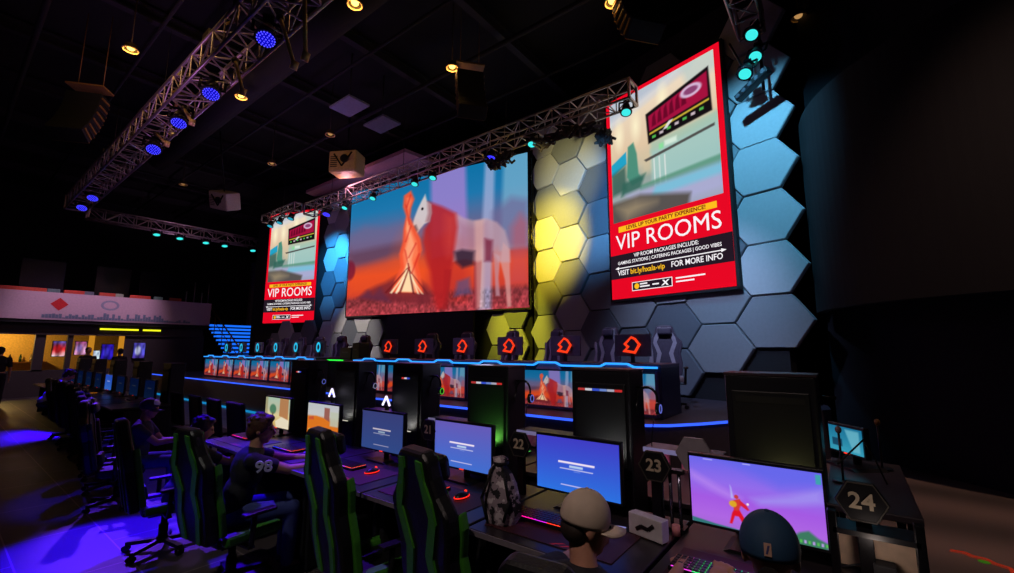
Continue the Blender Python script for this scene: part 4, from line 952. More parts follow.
        if front == 'white':
            M_ = TR(h((0, .085, .075))) @ Rh.to_4x4()
            MB().ell(h((0, .03, .06)), (.062, .07, .06), rot=Rh, n=16, m=8, v0=.0).build('cap_front', WHITE, t)
        if front == 'hairback':
            hm = MB(); hm.ell(h((0, -.055, -.02)), (.070, .055, .055), rot=Rh); remesh(hm, 'hair', mat('hair_40', (40, 28, 22), .7), t, .007, 2)
    if number:
        S, E, T = wr[1]; c0 = S.lerp(E, .32); ax = (E - S).normalized(); nrm = Vector((.85, -.5, 0)); nrm = (nrm - ax * nrm.dot(ax)).normalized(); sd = ax.cross(nrm).normalized()
        up = Vector((0, 0, 1)); up = (up - nrm * up.dot(nrm)).normalized(); side = up.cross(-nrm) * -1
        # text local x -> along the sleeve round, z -> up the arm, -y -> outward
        xr = (-nrm).cross(up) * -1; Mx = Matrix((xr, -nrm, up)).transposed().to_4x4(); Mx.translation = c0 + nrm * .072
        if Mx.to_3x3().determinant() < 0: Mx = Matrix((-xr, -nrm, up)).transposed().to_4x4(); Mx.translation = c0 + nrm * .068
        text(number, .125, mat('jersey_number', (235, 235, 250), .6), t, Mx, name='sleeve_number', ext=.006, bold=.003)
    return t
P98 = person('teenage player with brown hair and a black jersey numbered 98', (-3.82, 1.56, -.03), -.32, .94, ((-.10, .62, .86), (.18, .60, .86)), look=-.25, nod=.12, fwd=.10, shirt=(18, 18, 24), pants=(62, 72, 140), hair=(78, 42, 26), number='98', vox=.007)
PA = person('person in a beige baseball cap and dark top at seat 23', (-.84, 1.45, -.04), .0, .93, ((-.22, .62, .90), (.22, .60, .90)), look=-.75, nod=.15, fwd=.10, shirt=(26, 22, 28), pants=(40, 40, 50), cap=((205, 185, 165), (215, 195, 175), 'hairback'))
PB = person('person in a dark blue cap seen from behind at seat 24', (-.235, 1.50, .0), .05, .93, ((-.24, .46, .895), (.25, .45, .90)), look=.05, nod=.05, fwd=.08, shirt=(22, 22, 30), pants=(40, 40, 50), cap=((28, 62, 92), (28, 62, 92), 'patch'))
PD = person('man in a white-fronted cap and dark jacket sitting at the left', (-6.50, 1.58, -.03), -.5, .90, ((-.02, .42, .76), (.08, .46, .78)), look=-.1, nod=.12, fwd=.02, shirt=(34, 34, 62), pants=(70, 80, 140), cap=((30, 30, 60), (60, 50, 90), 'white'), vox=.008, sleeve=.5)
PE = person('hunched player in a light top glowing blue at the far left', (-14.4, 1.75, -.03), -.3, 1.0, ((-.12, .5, .84), (.12, .5, .84)), look=.2, nod=.5, fwd=.22, shirt=(150, 155, 190), pants=(40, 40, 60), hair=(40, 30, 26), vox=.012, sleeve=.95, bend=.05)
PF = person('child with a pinkish face looking down, half hidden behind the jersey 98 player', (-4.78, 1.50, -.03), .05, .86, ((-.10, .56, .92), (.16, .56, .92)), look=-.3, nod=.3, fwd=.10, shirt=(30, 26, 50), pants=(40, 40, 60), hair=(60, 36, 60), vox=.010)
# drink can in the sitting man's hands
dc = thing('drink_bottle', 'small pale drink bottle in the hands of the man in the white-fronted cap', 'bottle', (-6.17, 1.99, .70), 0); MB().cyl((0, 0, 0), (0, 0, .1), .028, .026, 14).cyl((0, 0, .1), (0, 0, .13), .026, .012, 14).build('bottle_body', mat('bottle_pale', (200, 200, 230), .3), dc); MB().cyl((0, 0, .13), (0, 0, .15), .014).build('bottle_cap', BLK, dc)
# standing people silhouettes by the bar
def standing(label, loc, rz, s, shirt, hair=(30, 24, 22)):
    t = thing('person', label, 'person', loc, rz); t.scale = (s,) * 3; b = MB()
    b.ell((0, 0, .98), (.16, .11, .13)); b.ell((0, 0, 1.14), (.14, .10, .16)); b.ell((0, 0, 1.33), (.18, .11, .18)); b.cone_r((0, 0, 1.45), (0, .02, 1.58), .055, .05)
    b.ell((0, .02, 1.66), (.075, .09, .11)); b.ell((0, .11, 1.64), (.012, .02, .018))
    for sx in (-1, 1):
        b.ell((sx * .075, .01, 1.65), (.01, .02, .03)); b.cone_r((sx * .19, 0, 1.42), (sx * .24, -.02, 1.13), .05, .04); b.cone_r((sx * .24, -.02, 1.13), (sx * .23, .08, .88), .038, .026)
        b.ell((sx * .23, .1, .80), (.02, .04, .05))
        for k in range(4): b.cone_r((sx * .23, .075 + k * .018, .78), (sx * .225, .085 + k * .018, .70), .009, .008)
        b.cone_r((sx * .22, .12, .82), (sx * .21, .15, .76), .01, .009)
        b.cone_r((sx * .09, 0, .95), (sx * .10, .02, .50), .085, .058); b.cone_r((sx * .10, .02, .5), (sx * .10, -.01, .09), .055, .038); b.cone_r((sx * .10, -.01, .07), (sx * .11, .14, .04), .04, .034)
    remesh(b, 'body', SKIN, t, .012)
    q = MB(); q.ell((0, 0, 1.12), (.155, .115, .2)); q.ell((0, 0, 1.33), (.195, .125, .19))
    for sx in (-1, 1): q.cone_r((sx * .19, 0, 1.42), (sx * .23, -.015, 1.2), .065, .055)
    remesh(q, 'shirt', mat('shirt_%d_%d_%d' % shirt, shirt, .8), t, .014)
    q = MB(); q.ell((0, 0, .96), (.17, .12, .11))
    for sx in (-1, 1): q.cone_r((sx * .09, 0, .93), (sx * .10, .02, .5), .098, .07); q.cone_r((sx * .10, .02, .5), (sx * .10, -.01, .12), .068, .055)
    remesh(q, 'trousers', mat('trousers_dark', (24, 24, 34), .85), t, .014)
    q = MB(); q.ell((0, -.01, 1.70), (.086, .098, .085)); q.ell((0, -.05, 1.64), (.07, .05, .08)); remesh(q, 'hair', mat('hair_%d' % hair[0], hair, .7), t, .012, 2)
    return t
standing('dark figure standing before the amber bar window', (-21.2, 3.45, 0), -1.3, 1.0, (24, 22, 28))
standing('dark figure standing before the red and white television', (-20.9, 4.25, 0), 2.0, .98, (30, 24, 30))
standing('dark figure at the far left edge by the amber bar window', (-20.2, 1.35, 0), 1.4, 1.0, (22, 22, 26))

# ------------------------------------------------------------------ balcony and bar at the left
BX = -23.0
struct(MB().box((BX - .06, 3.1, 3.28), (.12, 9.2, 1.0)).build('trim_balcony_fascia', mat('fascia_print', (205, 175, 190), .7, var=.06)))
struct(MB().box((BX - 3.6, 3.1, 2.72), (7.1, 9.2, .12)).build('floor_balcony', WALLD))
struct(MB().box((BX - .5, 3.1, 2.45), (.2, 9.0, .42)).build('wall_bar_header', mat('bar_header', (46, 36, 36), .6)))
# solid lower wall right part and posts
def bwall(y0, y1, z0, z1, nm): struct(MB().box((BX - .6, (y0 + y1) / 2, (z0 + z1) / 2), (.2, y1 - y0, z1 - z0)).build(nm, mat('bar_wall', (50, 42, 44), .7)))
bwall(4.75, 7.7, 0, 2.3, 'wall_bar_right'); bwall(-1.5, 4.75, 0, .95, 'wall_bar_counter'); bwall(2.35, 2.62, .9, 2.3, 'wall_bar_pier'); bwall(3.2, 3.35, .9, 2.3, 'wall_bar_post')
struct(MB().box((BX - 3.2, 2, 1.2), (.2, 8, 2.4)).build('wall_bar_rear', mat('bar_rear', (245, 190, 90), .7)))
# back bar shelf with bottles seen through the amber window
sh_ = thing('back_bar_shelf', 'wooden back bar shelf seen through the amber window', 'shelf', (BX - 2.9, 1.5, 1.2)); MB().box((0, 0, 0), (.3, 3.0, .04)).build('board', mat('shelf_wood', (120, 70, 30), .5), sh_)
for s_y in (-1.3, 1.3): MB().box((0, s_y, -.6), (.25, .05, 1.2)).build('support', mat('shelf_wood', (120, 70, 30), .5), sh_)
for k in range(9):
    o = MB().cyl((0, 0, 0), (0, 0, .2), .04, .04, 10).cyl((0, 0, .2), (0, 0, .3), .03, .014, 10).build('bottle', mat('bottle_%d' % (k % 3), [(60, 30, 20), (40, 70, 40), (190, 160, 110)][k % 3], .3), loc=(BX - 2.9, .3 + k * .28, 1.22))
    tag(o, '%s bottle on the back bar shelf, %s from the left' % (['brown', 'green', 'pale'][k % 3], ordc(k)), 'bottle', 'bottles on the back bar shelf')
# red diamond, skyline print and emblem on the fascia
fz = thing('fascia_graphic', 'red diamond and skyline graphic printed along the balcony front', 'sign', (BX + .012, 0, 0))
mb = MB(); mb.prism([(0, -.24), (.24, 0), (0, .24), (-.24, 0)], .012, TR((0, 2.78, 3.36)) @ Matrix.Rotation(PI / 2, 4, 'Z')); mb.build('red_diamond', mat('fascia_red', (205, 16, 30), .5), fz)
sk = MB(); r2 = random.Random(5)
for k in range(52):
    y = 2.4 + k * .088; hh = r2.uniform(.04, .22) * (1.3 if 10 < k < 40 else .8); sk.box((.006, y, 2.84 + hh / 2), (.01, .08, hh))
sk.build('skyline', mat('fascia_skyline', (110, 125, 150), .6), fz)
mb = MB(); ring(mb, [(.28 * math.cos(a * PI / 8), .2 * math.sin(a * PI / 8)) for a in range(16)], [(.2 * math.cos(a * PI / 8), .13 * math.sin(a * PI / 8)) for a in range(16)], .01, TR((0, 4.2, 3.42)) @ Matrix.Rotation(PI / 2, 4, 'Z')); mb.build('emblem', mat('fascia_emblem', (150, 150, 175), .6), fz)
# railing seats / boxes on top of the balcony
for k, (y, w, c, nm, lb) in enumerate(((.7, 1.1, (190, 60, 40), 'booth_seat', 'red booth back on the balcony at the far left edge'), (1.75, .8, (200, 70, 45), 'booth_seat', 'red booth back on the balcony left of the first teal chair'), (2.55, .35, (90, 120, 120), 'balcony_chair', 'teal chair back on the balcony above the red diamond'),
        (3.0, .6, (200, 60, 40), 'booth_seat', 'red booth back between the two teal chairs on the balcony'), (3.55, .3, (95, 105, 120), 'balcony_chair', 'grey chair back on the balcony next to the middle booth'), (4.0, .5, (190, 60, 45), 'booth_seat', 'red booth back right of the grey balcony chair'),
        (4.5, .25, (150, 160, 140), 'balcony_chair', 'pale chair back on the balcony above the emblem'), (4.95, .7, (205, 65, 45), 'booth_seat', 'long red booth back right of the emblem'), (5.75, .32, (120, 165, 150), 'balcony_chair', 'mint chair back near the right end of the balcony'), (6.3, .45, (190, 80, 50), 'booth_seat', 'last red booth back near the end of the balcony'))):
    t = thing(nm, lb, 'seat', (BX - .45, y + w / 2 - .1, 2.78))
    MB().box((0, 0, .98), (.08, w, .38)).build('backrest', mat('balcony_%d_%d' % (c[0], c[1]), c, .6), t, .02); MB().box((-.2, 0, .42), (.42, w * .95, .1)).build('seat', mat('balcony_%d_%d' % (c[0], c[1]), c, .6), t, .02)
    for q in (-1, 1): MB().box((0, q * w * .4, .42), (.04, .04, .84)).build('leg', BLKM, t)
for k, y in enumerate((6.75, 7.05, 7.35, 7.6)):
    o = MB().cyl((0, 0, 0), (0, 0, .95 if k % 2 else .5), .022).box((0, 0, .01), (.1, .1, .02)).build('railing_post', ALU, loc=(BX - .2, y, 3.3 + .48 * 0 + .48)); o.location.z = 2.78 + .98; tag(o, '%s metal railing post at the stair end of the balcony' % ordc(k), 'post', 'railing posts of the balcony')
# neon tubes
for k, (y0, y1) in enumerate(((4.05, 5.25), (5.4, 6.0))):
    n_ = thing('neon_tube', ['long yellow-green light tube under the balcony', 'short yellow-green light tube under the balcony'][k], 'light', (BX - .36, (y0 + y1) / 2, 2.5)); L_ = y1 - y0
    MB().cyl((0, -L_ / 2, 0), (0, L_ / 2, 0), .035).build('tube', emit('neon_yellow', (225, 225, 30), 1.5), n_); MB().box((-.05, 0, 0), (.05, L_ + .1, .1)).build('fixture', DARK, n_)
# televisions in the bar windows
def tv(label, y, w, z0, h, cols, x=BX - .45):
    t = thing('television', label, 'television', (x, y, z0)); MB().box((0, 0, h / 2), (.06, w + .04, h + .04)).build('casing', BLK, t, .005)
    P = Pic(30, 20, 1.5); P.grad([(0, cols[0]), (.5, cols[1]), (1, cols[2])]); P.ell((.4, .5), (.3, .35), cols[3], .9, .4); P.noise(6, .5, None, 3, 4)
    o = P.mesh('screen', w, h, t, .8, (0, 0, 0)); o.rotation_euler = (0, 0, PI / 2); o.location = (.033, 0, 0)
    return t
tv('television with a red and white picture in the bar window', 2.98, .34, 1.45, .55, [(70, 80, 170), (220, 40, 40), (230, 190, 200), (200, 30, 40)], BX - .4)
tv('television with a pale picture right of the red one in the bar', 3.62, .32, 1.5, .5, [(140, 60, 110), (210, 150, 190), (180, 120, 160), (160, 120, 210)], BX - .75)
tv('small bright television low in the bar window', 4.05, .3, 1.2, .45, [(180, 200, 230), (200, 220, 240), (120, 150, 210), (230, 235, 250)], BX - .75)
tv('deep blue television in the bar window', 4.42, .36, 1.3, .6, [(40, 20, 140), (50, 30, 200), (30, 20, 120), (70, 60, 230)], BX - .75)
tv('white and blue television at the right end of the bar', 5.35, .38, 1.35, .62, [(70, 60, 150), (90, 90, 220), (60, 40, 120), (220, 225, 255)], BX - .4)
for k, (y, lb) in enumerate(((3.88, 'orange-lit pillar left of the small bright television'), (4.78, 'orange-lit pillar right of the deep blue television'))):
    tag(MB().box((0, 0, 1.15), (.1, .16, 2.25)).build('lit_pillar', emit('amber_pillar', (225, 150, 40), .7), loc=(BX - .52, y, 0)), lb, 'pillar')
# red exit-like lit sign by the stairs
ps = thing('wall_sign', 'glowing orange-red square sign above the blue stairs', 'sign', (-21.0, 11.4, 3.55), .3); MB().box((0, .03, .25), (.74, .06, .6)).build('box', DARK, ps)
P = Pic(20, 20, 1); P.grad([(0, (200, 60, 40)), (1, (225, 90, 60))]); P.rect(.2, .3, .8, .45, (250, 170, 140), .8); P.rect(.2, .6, .6, .7, (120, 30, 20), .8); P.mesh('face', .68, .5, ps, .8, (0, -.002, 0))
# staircase with blue lit risers
stx = thing('staircase', 'staircase with bright blue lit risers beside the balcony', 'staircase', (-20.7, 9.15, .75))
NS = 12
for k in range(NS):
    z = k * .18; x = -.32 * k
    MB().box((x - .16, .0, z + .09), (.34, 2.1, .18)).build('step', mat('step_dark', (20, 26, 60), .5), stx)
    MB().box((x + .012, 0, z + .12), (.02, 2.08, .095)).build('riser_light', emit('riser_blue', (24, 110, 255), 1.1), stx)
    MB().box((x - .12, -1.055, z + .12), (.3, .012, .07)).build('riser_light', emit('riser_blue', (24, 110, 255), 1.1), stx)
for yy in (-1.08, 1.08):
    r_ = MB(); r_.cyl((.2, yy, 1.0), (-.32 * NS, yy, .18 * NS + 1.0), .03); r_.cyl((.2, yy, .6), (-.32 * NS, yy, .18 * NS + .6), .015)
    for k in range(0, NS + 1, 3): r_.cyl((.1 - .32 * k, yy, .18 * k), (.1 - .32 * k, yy, .18 * k + .98), .018)
    r_.build('handrail', mat('brass_rail', (190, 140, 60), .35, .7), stx)

# ------------------------------------------------------------------ overhead trusses
def truss(label, p, q, h=.42, w=.42, r=.026, pitch=.45, m=ALU):
    p, q = Vector(p), Vector(q); L = (q - p).length; ang = math.atan2((q - p).y, (q - p).x)
    t = thing('lighting_truss', label, 'truss', tuple(p), ang)
    for sy in (-1, 1):
        for sz in (-1, 1): MB().cyl((0, sy * w / 2, sz * h / 2), (L, sy * w / 2, sz * h / 2), r, n=8).build('chord', m, t)
    b = MB(); n = max(1, int(L / pitch)); d = L / n
    for k in range(n):
        x0, x1 = k * d, (k + 1) * d
        for sy in (-1, 1):
            a = (-1 if k % 2 else 1); b.cyl((x0, sy * w / 2, a * h / 2), (x1, sy * w / 2, -a * h / 2), r * .5, n=6, caps=False)
            b.cyl((x0, sy * w / 2, -h / 2), (x0, sy * w / 2, h / 2), r * .5, n=6, caps=False)
        for sz in (-1, 1):
            a = (1 if k % 2 else -1); b.cyl((x0, a * w / 2, sz * h / 2), (x1, -a * w / 2, sz * h / 2), r * .5, n=6, caps=False)
            b.cyl((x0, -w / 2, sz * h / 2), (x0, w / 2, sz * h / 2), r * .5, n=6, caps=False)
    b.build('bracing', m, t)
    for x in (0, L):
        e = MB()
        for (a, c) in (((-1, -1), (1, -1)), ((1, -1), (1, 1)), ((1, 1), (-1, 1)), ((-1, 1), (-1, -1))): e.bar((x, a[0] * w / 2, a[1] * h / 2), (x, c[0] * w / 2, c[1] * h / 2), .05, .05)
        e.build('end_plate', m, t)
    # hangers to the ceiling
    k = 1.5
    while k < L: MB().cyl((k, 0, h / 2), (k, 0, 9.5 - p.z), .008, n=5, caps=False).build('hanger_cable', DARK, t); k += 4.0
    return t
truss('long aluminium truss running above the fire screen', (-15.9, 8.3, 6.98), (-3.08, 8.3, 6.98))
truss('big truss crossing the upper left carrying blue wash lights', (-21.5, 2.65, 6.88), (-4.6, 2.65, 6.88), .5, .55, .03, .5)
truss('far truss over the balcony carrying teal lights', (-21.6, 3.0, 6.62), (-21.6, 8.9, 6.62), .38, .4, .03)
truss('short truss above the far left poster', (-18.9, 8.0, 7.1), (-16.2, 8.0, 7.1), .3, .3, .025)
truss('short truss at the top right holding teal lights beside the big poster', (-.9, 5.9, 7.55), (-.9, 8.5, 7.55), .4, .4)

def wash(name, label, loc, rot, lensm, dots=False, s=1.0, group=None):
    t = thing(name, label, 'stage light', loc, 0, group, rot=rot); t.scale = (s,) * 3   # points down its -z
    MB().cyl((0, 0, -.02), (0, 0, .20), .13, .085, 18).build('head', BLK, t)
    MB().cyl((0, 0, -.05), (0, 0, -.02), .145, .145, 20).build('bezel', BLK, t)
    MB().cyl((0, 0, -.058), (0, 0, -.048), .108, .108, 20).build('lens', lensm, t)
    if dots:
        d = MB(); 
        for rr_, n in ((0, 1), (.04, 6), (.078, 12), (.108, 18)):
            for k in range(n): a = 2 * PI * k / n; d.cyl((rr_ * math.cos(a), rr_ * math.sin(a), -.064), (rr_ * math.cos(a), rr_ * math.sin(a), -.057), .009, n=6)
        d.build('led_dots', emit('blue_led_dots', (75, 70, 255), 2.2), t)
    y = MB(); y.bar((-.17, 0, .06), (-.17, 0, .32), .04, .012); y.bar((.17, 0, .06), (.17, 0, .32), .04, .012); y.bar((-.175, 0, .32), (.175, 0, .32), .04, .02); y.cyl((-.17, 0, .07), (-.12, 0, .07), .02); y.cyl((.12, 0, .07), (.17, 0, .07), .02)
    y.build('yoke', BLKM, t); MB().box((0, 0, .38), (.14, .12, .1)).build('clamp', BLKM, t, .01)
    return t
def lightdata(kind, name, loc, energy, col, target=None, size=.8, blend=.6, soft=.08):
    ld = bpy.data.lights.new(name, kind); ld.energy = energy; ld.color = [max(0, v) for v in lin(col)] if max(col) > 1 else col
    ld.shadow_soft_size = soft
    if kind == 'SPOT': ld.spot_size = size; ld.spot_blend = blend
    o = bpy.data.objects.new(name, ld); C.objects.link(o); o.location = loc
    if target is not None: o.rotation_euler = (Vector(target) - Vector(loc)).to_track_quat('-Z', 'Y').to_euler()
    return o
BLUEF = emit('blue_wash_face', (10, 6, 190), 1.0)
bl = [(-6.74, 6.5, 'nearest and largest, where the truss leaves the frame'), (-8.9, 6.4, 'second from the top of the big truss'), (-10.62, 6.4, 'third along the big truss'), (-12.3, 6.3, 'fourth along the big truss, lowest hanging'), (-18.6, 6.5, 'second from the far corner of the truss'), (-20.2, 6.5, 'at the far corner of the truss')]
btg = [(-3.9, 1.6, 0), (-5.3, 1.55, 0), (-7.6, 1.6, 0), (-3.6, 1.85, 0), (-13.3, 1.6, 0), (-13.6, 1.1, 0)]
for i, (x, z, lb) in enumerate(bl):
    tg_ = Vector(btg[i]); d = (tg_ - Vector((x, 2.65, z))).normalized(); dd = (d * .6 + Vector((0, 0, -.8)) + Vector((.25, -.15, 0))).normalized()
    wash('blue_wash_light', 'round blue LED wash light ' + lb, (x, 2.65, z), tuple((-dd).to_track_quat('Z', 'Y').to_euler()), BLUEF, True, 1.15, 'blue LED wash lights on the big truss')
TL = [(-3.24, 'at the right end over the big poster'), (-5.61, 'between the fire screen and the big poster'), (-9.06, 'over the horse, second from its right'), (-9.84, 'over the horse head'), (-11.9, 'over the left part of the fire screen'), (-13.5, 'at the top left corner of the fire screen')]
for i, (x, lb) in enumerate(TL):
    d = Vector((.1, -.35, -1)).normalized()
    wash('teal_spot_light', 'teal stage light ' + lb, (x, 8.3, 6.62), tuple((-d).to_track_quat('Z', 'Y').to_euler()), E_TEAL, False, .85, 'teal lights on the front truss')
for i, (x, lb) in enumerate(((-6.89, 'blue moving head hanging over the right part of the fire screen'), (-14.65, 'blue moving head left of the fire screen'))):
    d = Vector((.1, -.3, -1)).normalized(); wash('moving_head', lb, (x, 8.3, 6.62), tuple((-d).to_track_quat('Z', 'Y').to_euler()), emit('deep_blue_lens', (30, 20, 230), 1.5), True, 1.1, 'blue moving heads on the front truss')
for i, (y, lb) in enumerate(((5.07, 'leftmost on the far truss'), (5.85, 'second on the far truss'), (6.79, 'third on the far truss'), (7.52, 'fourth on the far truss'), (8.7, 'right end of the far truss'))):
    d = Vector((.3, 0, -1)).normalized(); wash('teal_spot_light', 'teal stage light, ' + lb, (-21.6, y, 6.3), tuple((-d).to_track_quat('Z', 'Y').to_euler()), E_TEAL, False, 1.0, 'teal lights on the far truss')
for i, (x, lb) in enumerate(((-18.4, 'left one over the far left poster'), (-17.6, 'middle one over the far left poster'), (-16.7, 'right one over the far left poster'))):
    d = Vector((.1, -.35, -1)).normalized(); wash('teal_spot_light', 'teal stage light, ' + lb, (x, 8.0, 6.75), tuple((-d).to_track_quat('Z', 'Y').to_euler()), emit('dim_teal', (40, 160, 190), 1.0), False, .9, 'teal lights over the far left poster')
for i, (x, y, z, lb) in enumerate(((-.86, 8.2, 7.2, 'topmost'), (-.84, 8.25, 6.80, 'middle'), (-1.0, 8.1, 6.46, 'lowest'))):
    d = Vector((-.1, -.5, -.8)).normalized(); wash('teal_spot_light', 'teal stage light, %s of the three beside the big poster' % lb, (x, y, z), tuple((-d).to_track_quat('Z', 'Y').to_euler()), E_TEAL, False, .9, 'teal lights at the top right')
bdp = thing('light_bar', 'dark angled light bar under the teal lights at the top right', 'stage light', (-.92, 8.2, 6.25), 0, rot=(0, -.35, -.5)); MB().box((0, 0, 0), (.65, .14, .12)).build('body', BLK, bdp, .01); MB().cyl((0, 0, 0), (0, 0, 1.1), .02).build('drop_pipe', BLKM, bdp)
for k in range(5): MB().cyl((-.26 + k * .13, -.08, 0), (-.26 + k * .13, -.065, 0), .04).build('cell', GREY, bdp)
vp = thing('drop_pipe', 'vertical pipe carrying the three teal lights at the top right', 'pipe', (-.78, 8.4, 6.2)); MB().cyl((0, 0, 0), (0, 0, 1.35), .025).build('pipe', BLKM, vp)
# crumpled camouflage netting / cable bundle hanging on the front truss
rn = random.Random(2)
for (x0, x1, lb, z_) in ((-5.5, -3.9, 'big bundle of dark cables hanging from the right end of the front truss', 6.55), (-7.0, -6.2, 'small bundle of dark cables under the truss over the screen edge', 6.45), (-3.9, -3.6, 'little knot of dark cable beside the big poster', 6.2)):
    t = thing('cable_bundle', lb, 'cables', ((x0 + x1) / 2, 8.3, z_), 0); L_ = x1 - x0
    for q in range(9):
        pts = [Vector((-L_ / 2 + L_ * k / 10 + rn.uniform(-.05, .05), rn.uniform(-.16, .16), rn.uniform(-.16, .14))) for k in range(11)]
        MB().tube(pts, .03, 6).build('cable', mat('cable_brown', (62, 54, 50), .7), t)
# left-arm rods hanging off the big truss
for i, (x, dx, dz, lb) in enumerate(((-6.3, .55, -1.0, 'angled pipe arm hanging right of the largest blue light'), (-7.9, .45, -.75, 'bent bracket arm under the middle of the big truss'), (-12.2, .9, -.5, 'angled pipe arm by the fourth blue light'), (-5.6, .15, -1.0, 'short pipe arm where the truss leaves the frame'), (-10.4, .6, -.5, 'angled pipe arm by the third blue light'))):
    t = thing('pipe_arm', lb, 'pipe', (x, 2.65, 6.6)); a = MB(); a.cyl((0, 0, 0), (dx, 0, dz), .028); a.build('pipe', AMBER_STEEL, t); MB().cyl((dx - .03, 0, dz - .05), (dx + .03, 0, dz + .05), .05, .05).build('coupler', AMBER_STEEL, t)
    MB().ell((0, 0, 0), (.06, .06, .06)).build('clamp', RIG, t)
rt = random.Random(4)
for k in range(7):
    x = -7 - k * 1.5 + rt.uniform(-.4, .4); t = thing('power_distribution_box', 'small dark junction box clamped on the big truss, %s from its near end' % ordc(k), 'box', (x, 2.62 + rt.uniform(-.2, .2), 7.16)); MB().box((0, 0, .08), (.3, .22, .16)).build('case', RIG, t, .02); MB().tube([(-.15, 0, .1), (-.4, .05, -.05), (-.7, 0, .02)], .025, 6).build('cable', mat('cable_tan', (150, 115, 60), .6), t)
# line array speakers; yellow light on the rigging is put into its colour
def line_array(label, loc, rz, n, m, curve=.09, s=1.0, grille=True):
    t = thing('line_array_speaker', label, 'speaker', loc, rz); t.scale = (s,) * 3; z = 0; a = 0; y = 0
    MB().box((0, 0, .10), (.9, .5, .05)).build('fly_frame', m, t)
    for dx in (-.3, .3): MB().cyl((dx, 0, .1), (dx, 0, 9.5 / s - loc[2] / s), .012, n=5).build('chain', m, t)
    for k in range(n):
        a += curve; R_ = Matrix.Rotation(-a, 3, 'X'); z -= .27 * math.cos(a); y -= .27 * math.sin(a)
        MB().box((0, y, z), (.84, .42, .25), R_, ).build('cabinet', DARK, t, .01)
        for sx in (-1, 1): MB().box(Vector((sx * .43, y, z)), (.03, .34, .05), R_).build('rigging_plate', m, t)
        MB().box(Vector((0, y, z)) + R_ @ Vector((0, .215, -.1)), (.84, .02, .03), R_).build('rear_rail', m, t)
    return t
line_array('curved line array speaker with yellow-lit rigging above the big poster', (-2.55, 7.0, 8.0), .9, 5, mat('yellow_lit_rigging', (215, 165, 50), .5, .2), .12, .75)
line_array('ladder-like line array speaker hanging at the upper left', (-13.3, 1.6, 7.55), .9, 6, mat('amber_lit_rigging', (160, 120, 60), .5, .3), .1, .8)
line_array('dim line array speaker above the right part of the fire screen', (-6.2, 6.7, 7.9), .9, 7, mat('dim_lit_rigging', (120, 95, 60), .5, .3), .09, .7)
# soffit panel above the fire screen
sf = MB(); sf.add([(-16.7, 8.52, 7.9), (-10.6, 8.5, 7.9), (-10.5, 9.6, 7.9), (-16.95, 9.4, 7.9), (-16.7, 8.52, 8.02), (-10.6, 8.5, 8.02), (-10.5, 9.6, 8.02), (-16.95, 9.4, 8.02)],
    [(0, 3, 2, 1), (4, 5, 6, 7), (0, 1, 5, 4), (1, 2, 6, 5), (2, 3, 7, 6), (3, 0, 4, 7)]); struct(sf.build('ceiling_soffit', mat('soffit_mauve', (150, 105, 125), .8)))
# projector boxes
def projector(label, loc, rz, m, s, rot=None):
    t = thing('projector', label, 'projector', loc, rz, rot=rot); t.scale = (s,) * 3
    MB().box((0, 0, 0), (1.0, .7, .75)).build('case', m, t, .06); MB().cyl((.1, -.36, .05), (.1, -.42, .05), .14, .14, 18).build('lens', BLK, t)
    v = MB()
    for k in range(6): v.box((-.3, -.355, -.2 + k * .07), (.25, .01, .03))
    v.build('vent', RIG, t); MB().bar((-.3, -.36, .25), (.0, -.36, -.2), .02, .05).bar((0, -.36, -.2), (.35, -.36, .28), .02, .05).build('frame_brace', BLKM, t)
    MB().cyl((0, 0, .37), (0, 0, (9.5 - loc[2]) / s), .03).build('pole', BLKM, t); return t
projector('cream projector box hanging above the left half of the fire screen', (-12.6, 7.75, 7.75), .5, mat('cream_case', (205, 175, 105), .5), .95)
projector('pale grey tilted box hanging over the far truss', (-17.6, 6.0, 7.1), .4, mat('pale_case', (175, 160, 150), .5), .85, rot=(.4, .25, .4))
# ceiling downlights (bulb in a ring)
DL = [((131, 50), (-11.36, 1.88)), ((241, 97), (-11.41, 4.03)), ((355, 5), (-6.57, 4.02)), ((452, 68), (-6.45, 6.4)), ((612, 3), (-2.84, 6.83)), ((330, 135), (-11.46, 6.45)), ((272, 164), (-14.89, 6.37)), ((0, 0), (-17.5, 2.8)), ((0, 0), (-15.0, 3.6)), ((0, 0), (-19.5, 5.2)), ((0, 0), (-.2, 9.3))]
dn = ['above the ladder-like speaker', 'below the big truss at the upper left', 'at the top edge left of centre', 'bright one at the top centre', 'at the top edge left of the big poster', 'left of the cream projector', 'far one above the pale tilted box', 'left of the big truss far end', 'right of the big truss middle', 'over the far truss', 'dim one at the far right']
for i, (_, (x, y)) in enumerate(DL):
    t = thing('ceiling_downlight', 'round warm ceiling light ' + dn[i], 'light', (x, y, 7.9), 0, 'round ceiling lights'); dim = i not in (0, 1, 2, 3, 4)
    MB().cyl((0, 0, .0), (0, 0, .12), .13, .10, 20, caps=False).cyl((0, 0, .12), (0, 0, 1.6), .012, n=6).build('shade', mat('lamp_shade_dark', (60, 48, 36), .5, .3), t)
    MB().torus((0, 0, 0), .13, .014).build('rim', mat('lamp_rim', (230, 190, 120), .4), t)
    MB().ell((0, 0, .05), (.07, .07, .06)).build('bulb', emit('bulb_bright', (255, 205, 90), 4.0) if not dim else emit('bulb_dim', (200, 150, 90), .8), t)
    if not dim: lightdata('POINT', 'downlight_lamp', (x, y, 7.85), 9, (255, 190, 110), soft=.1)
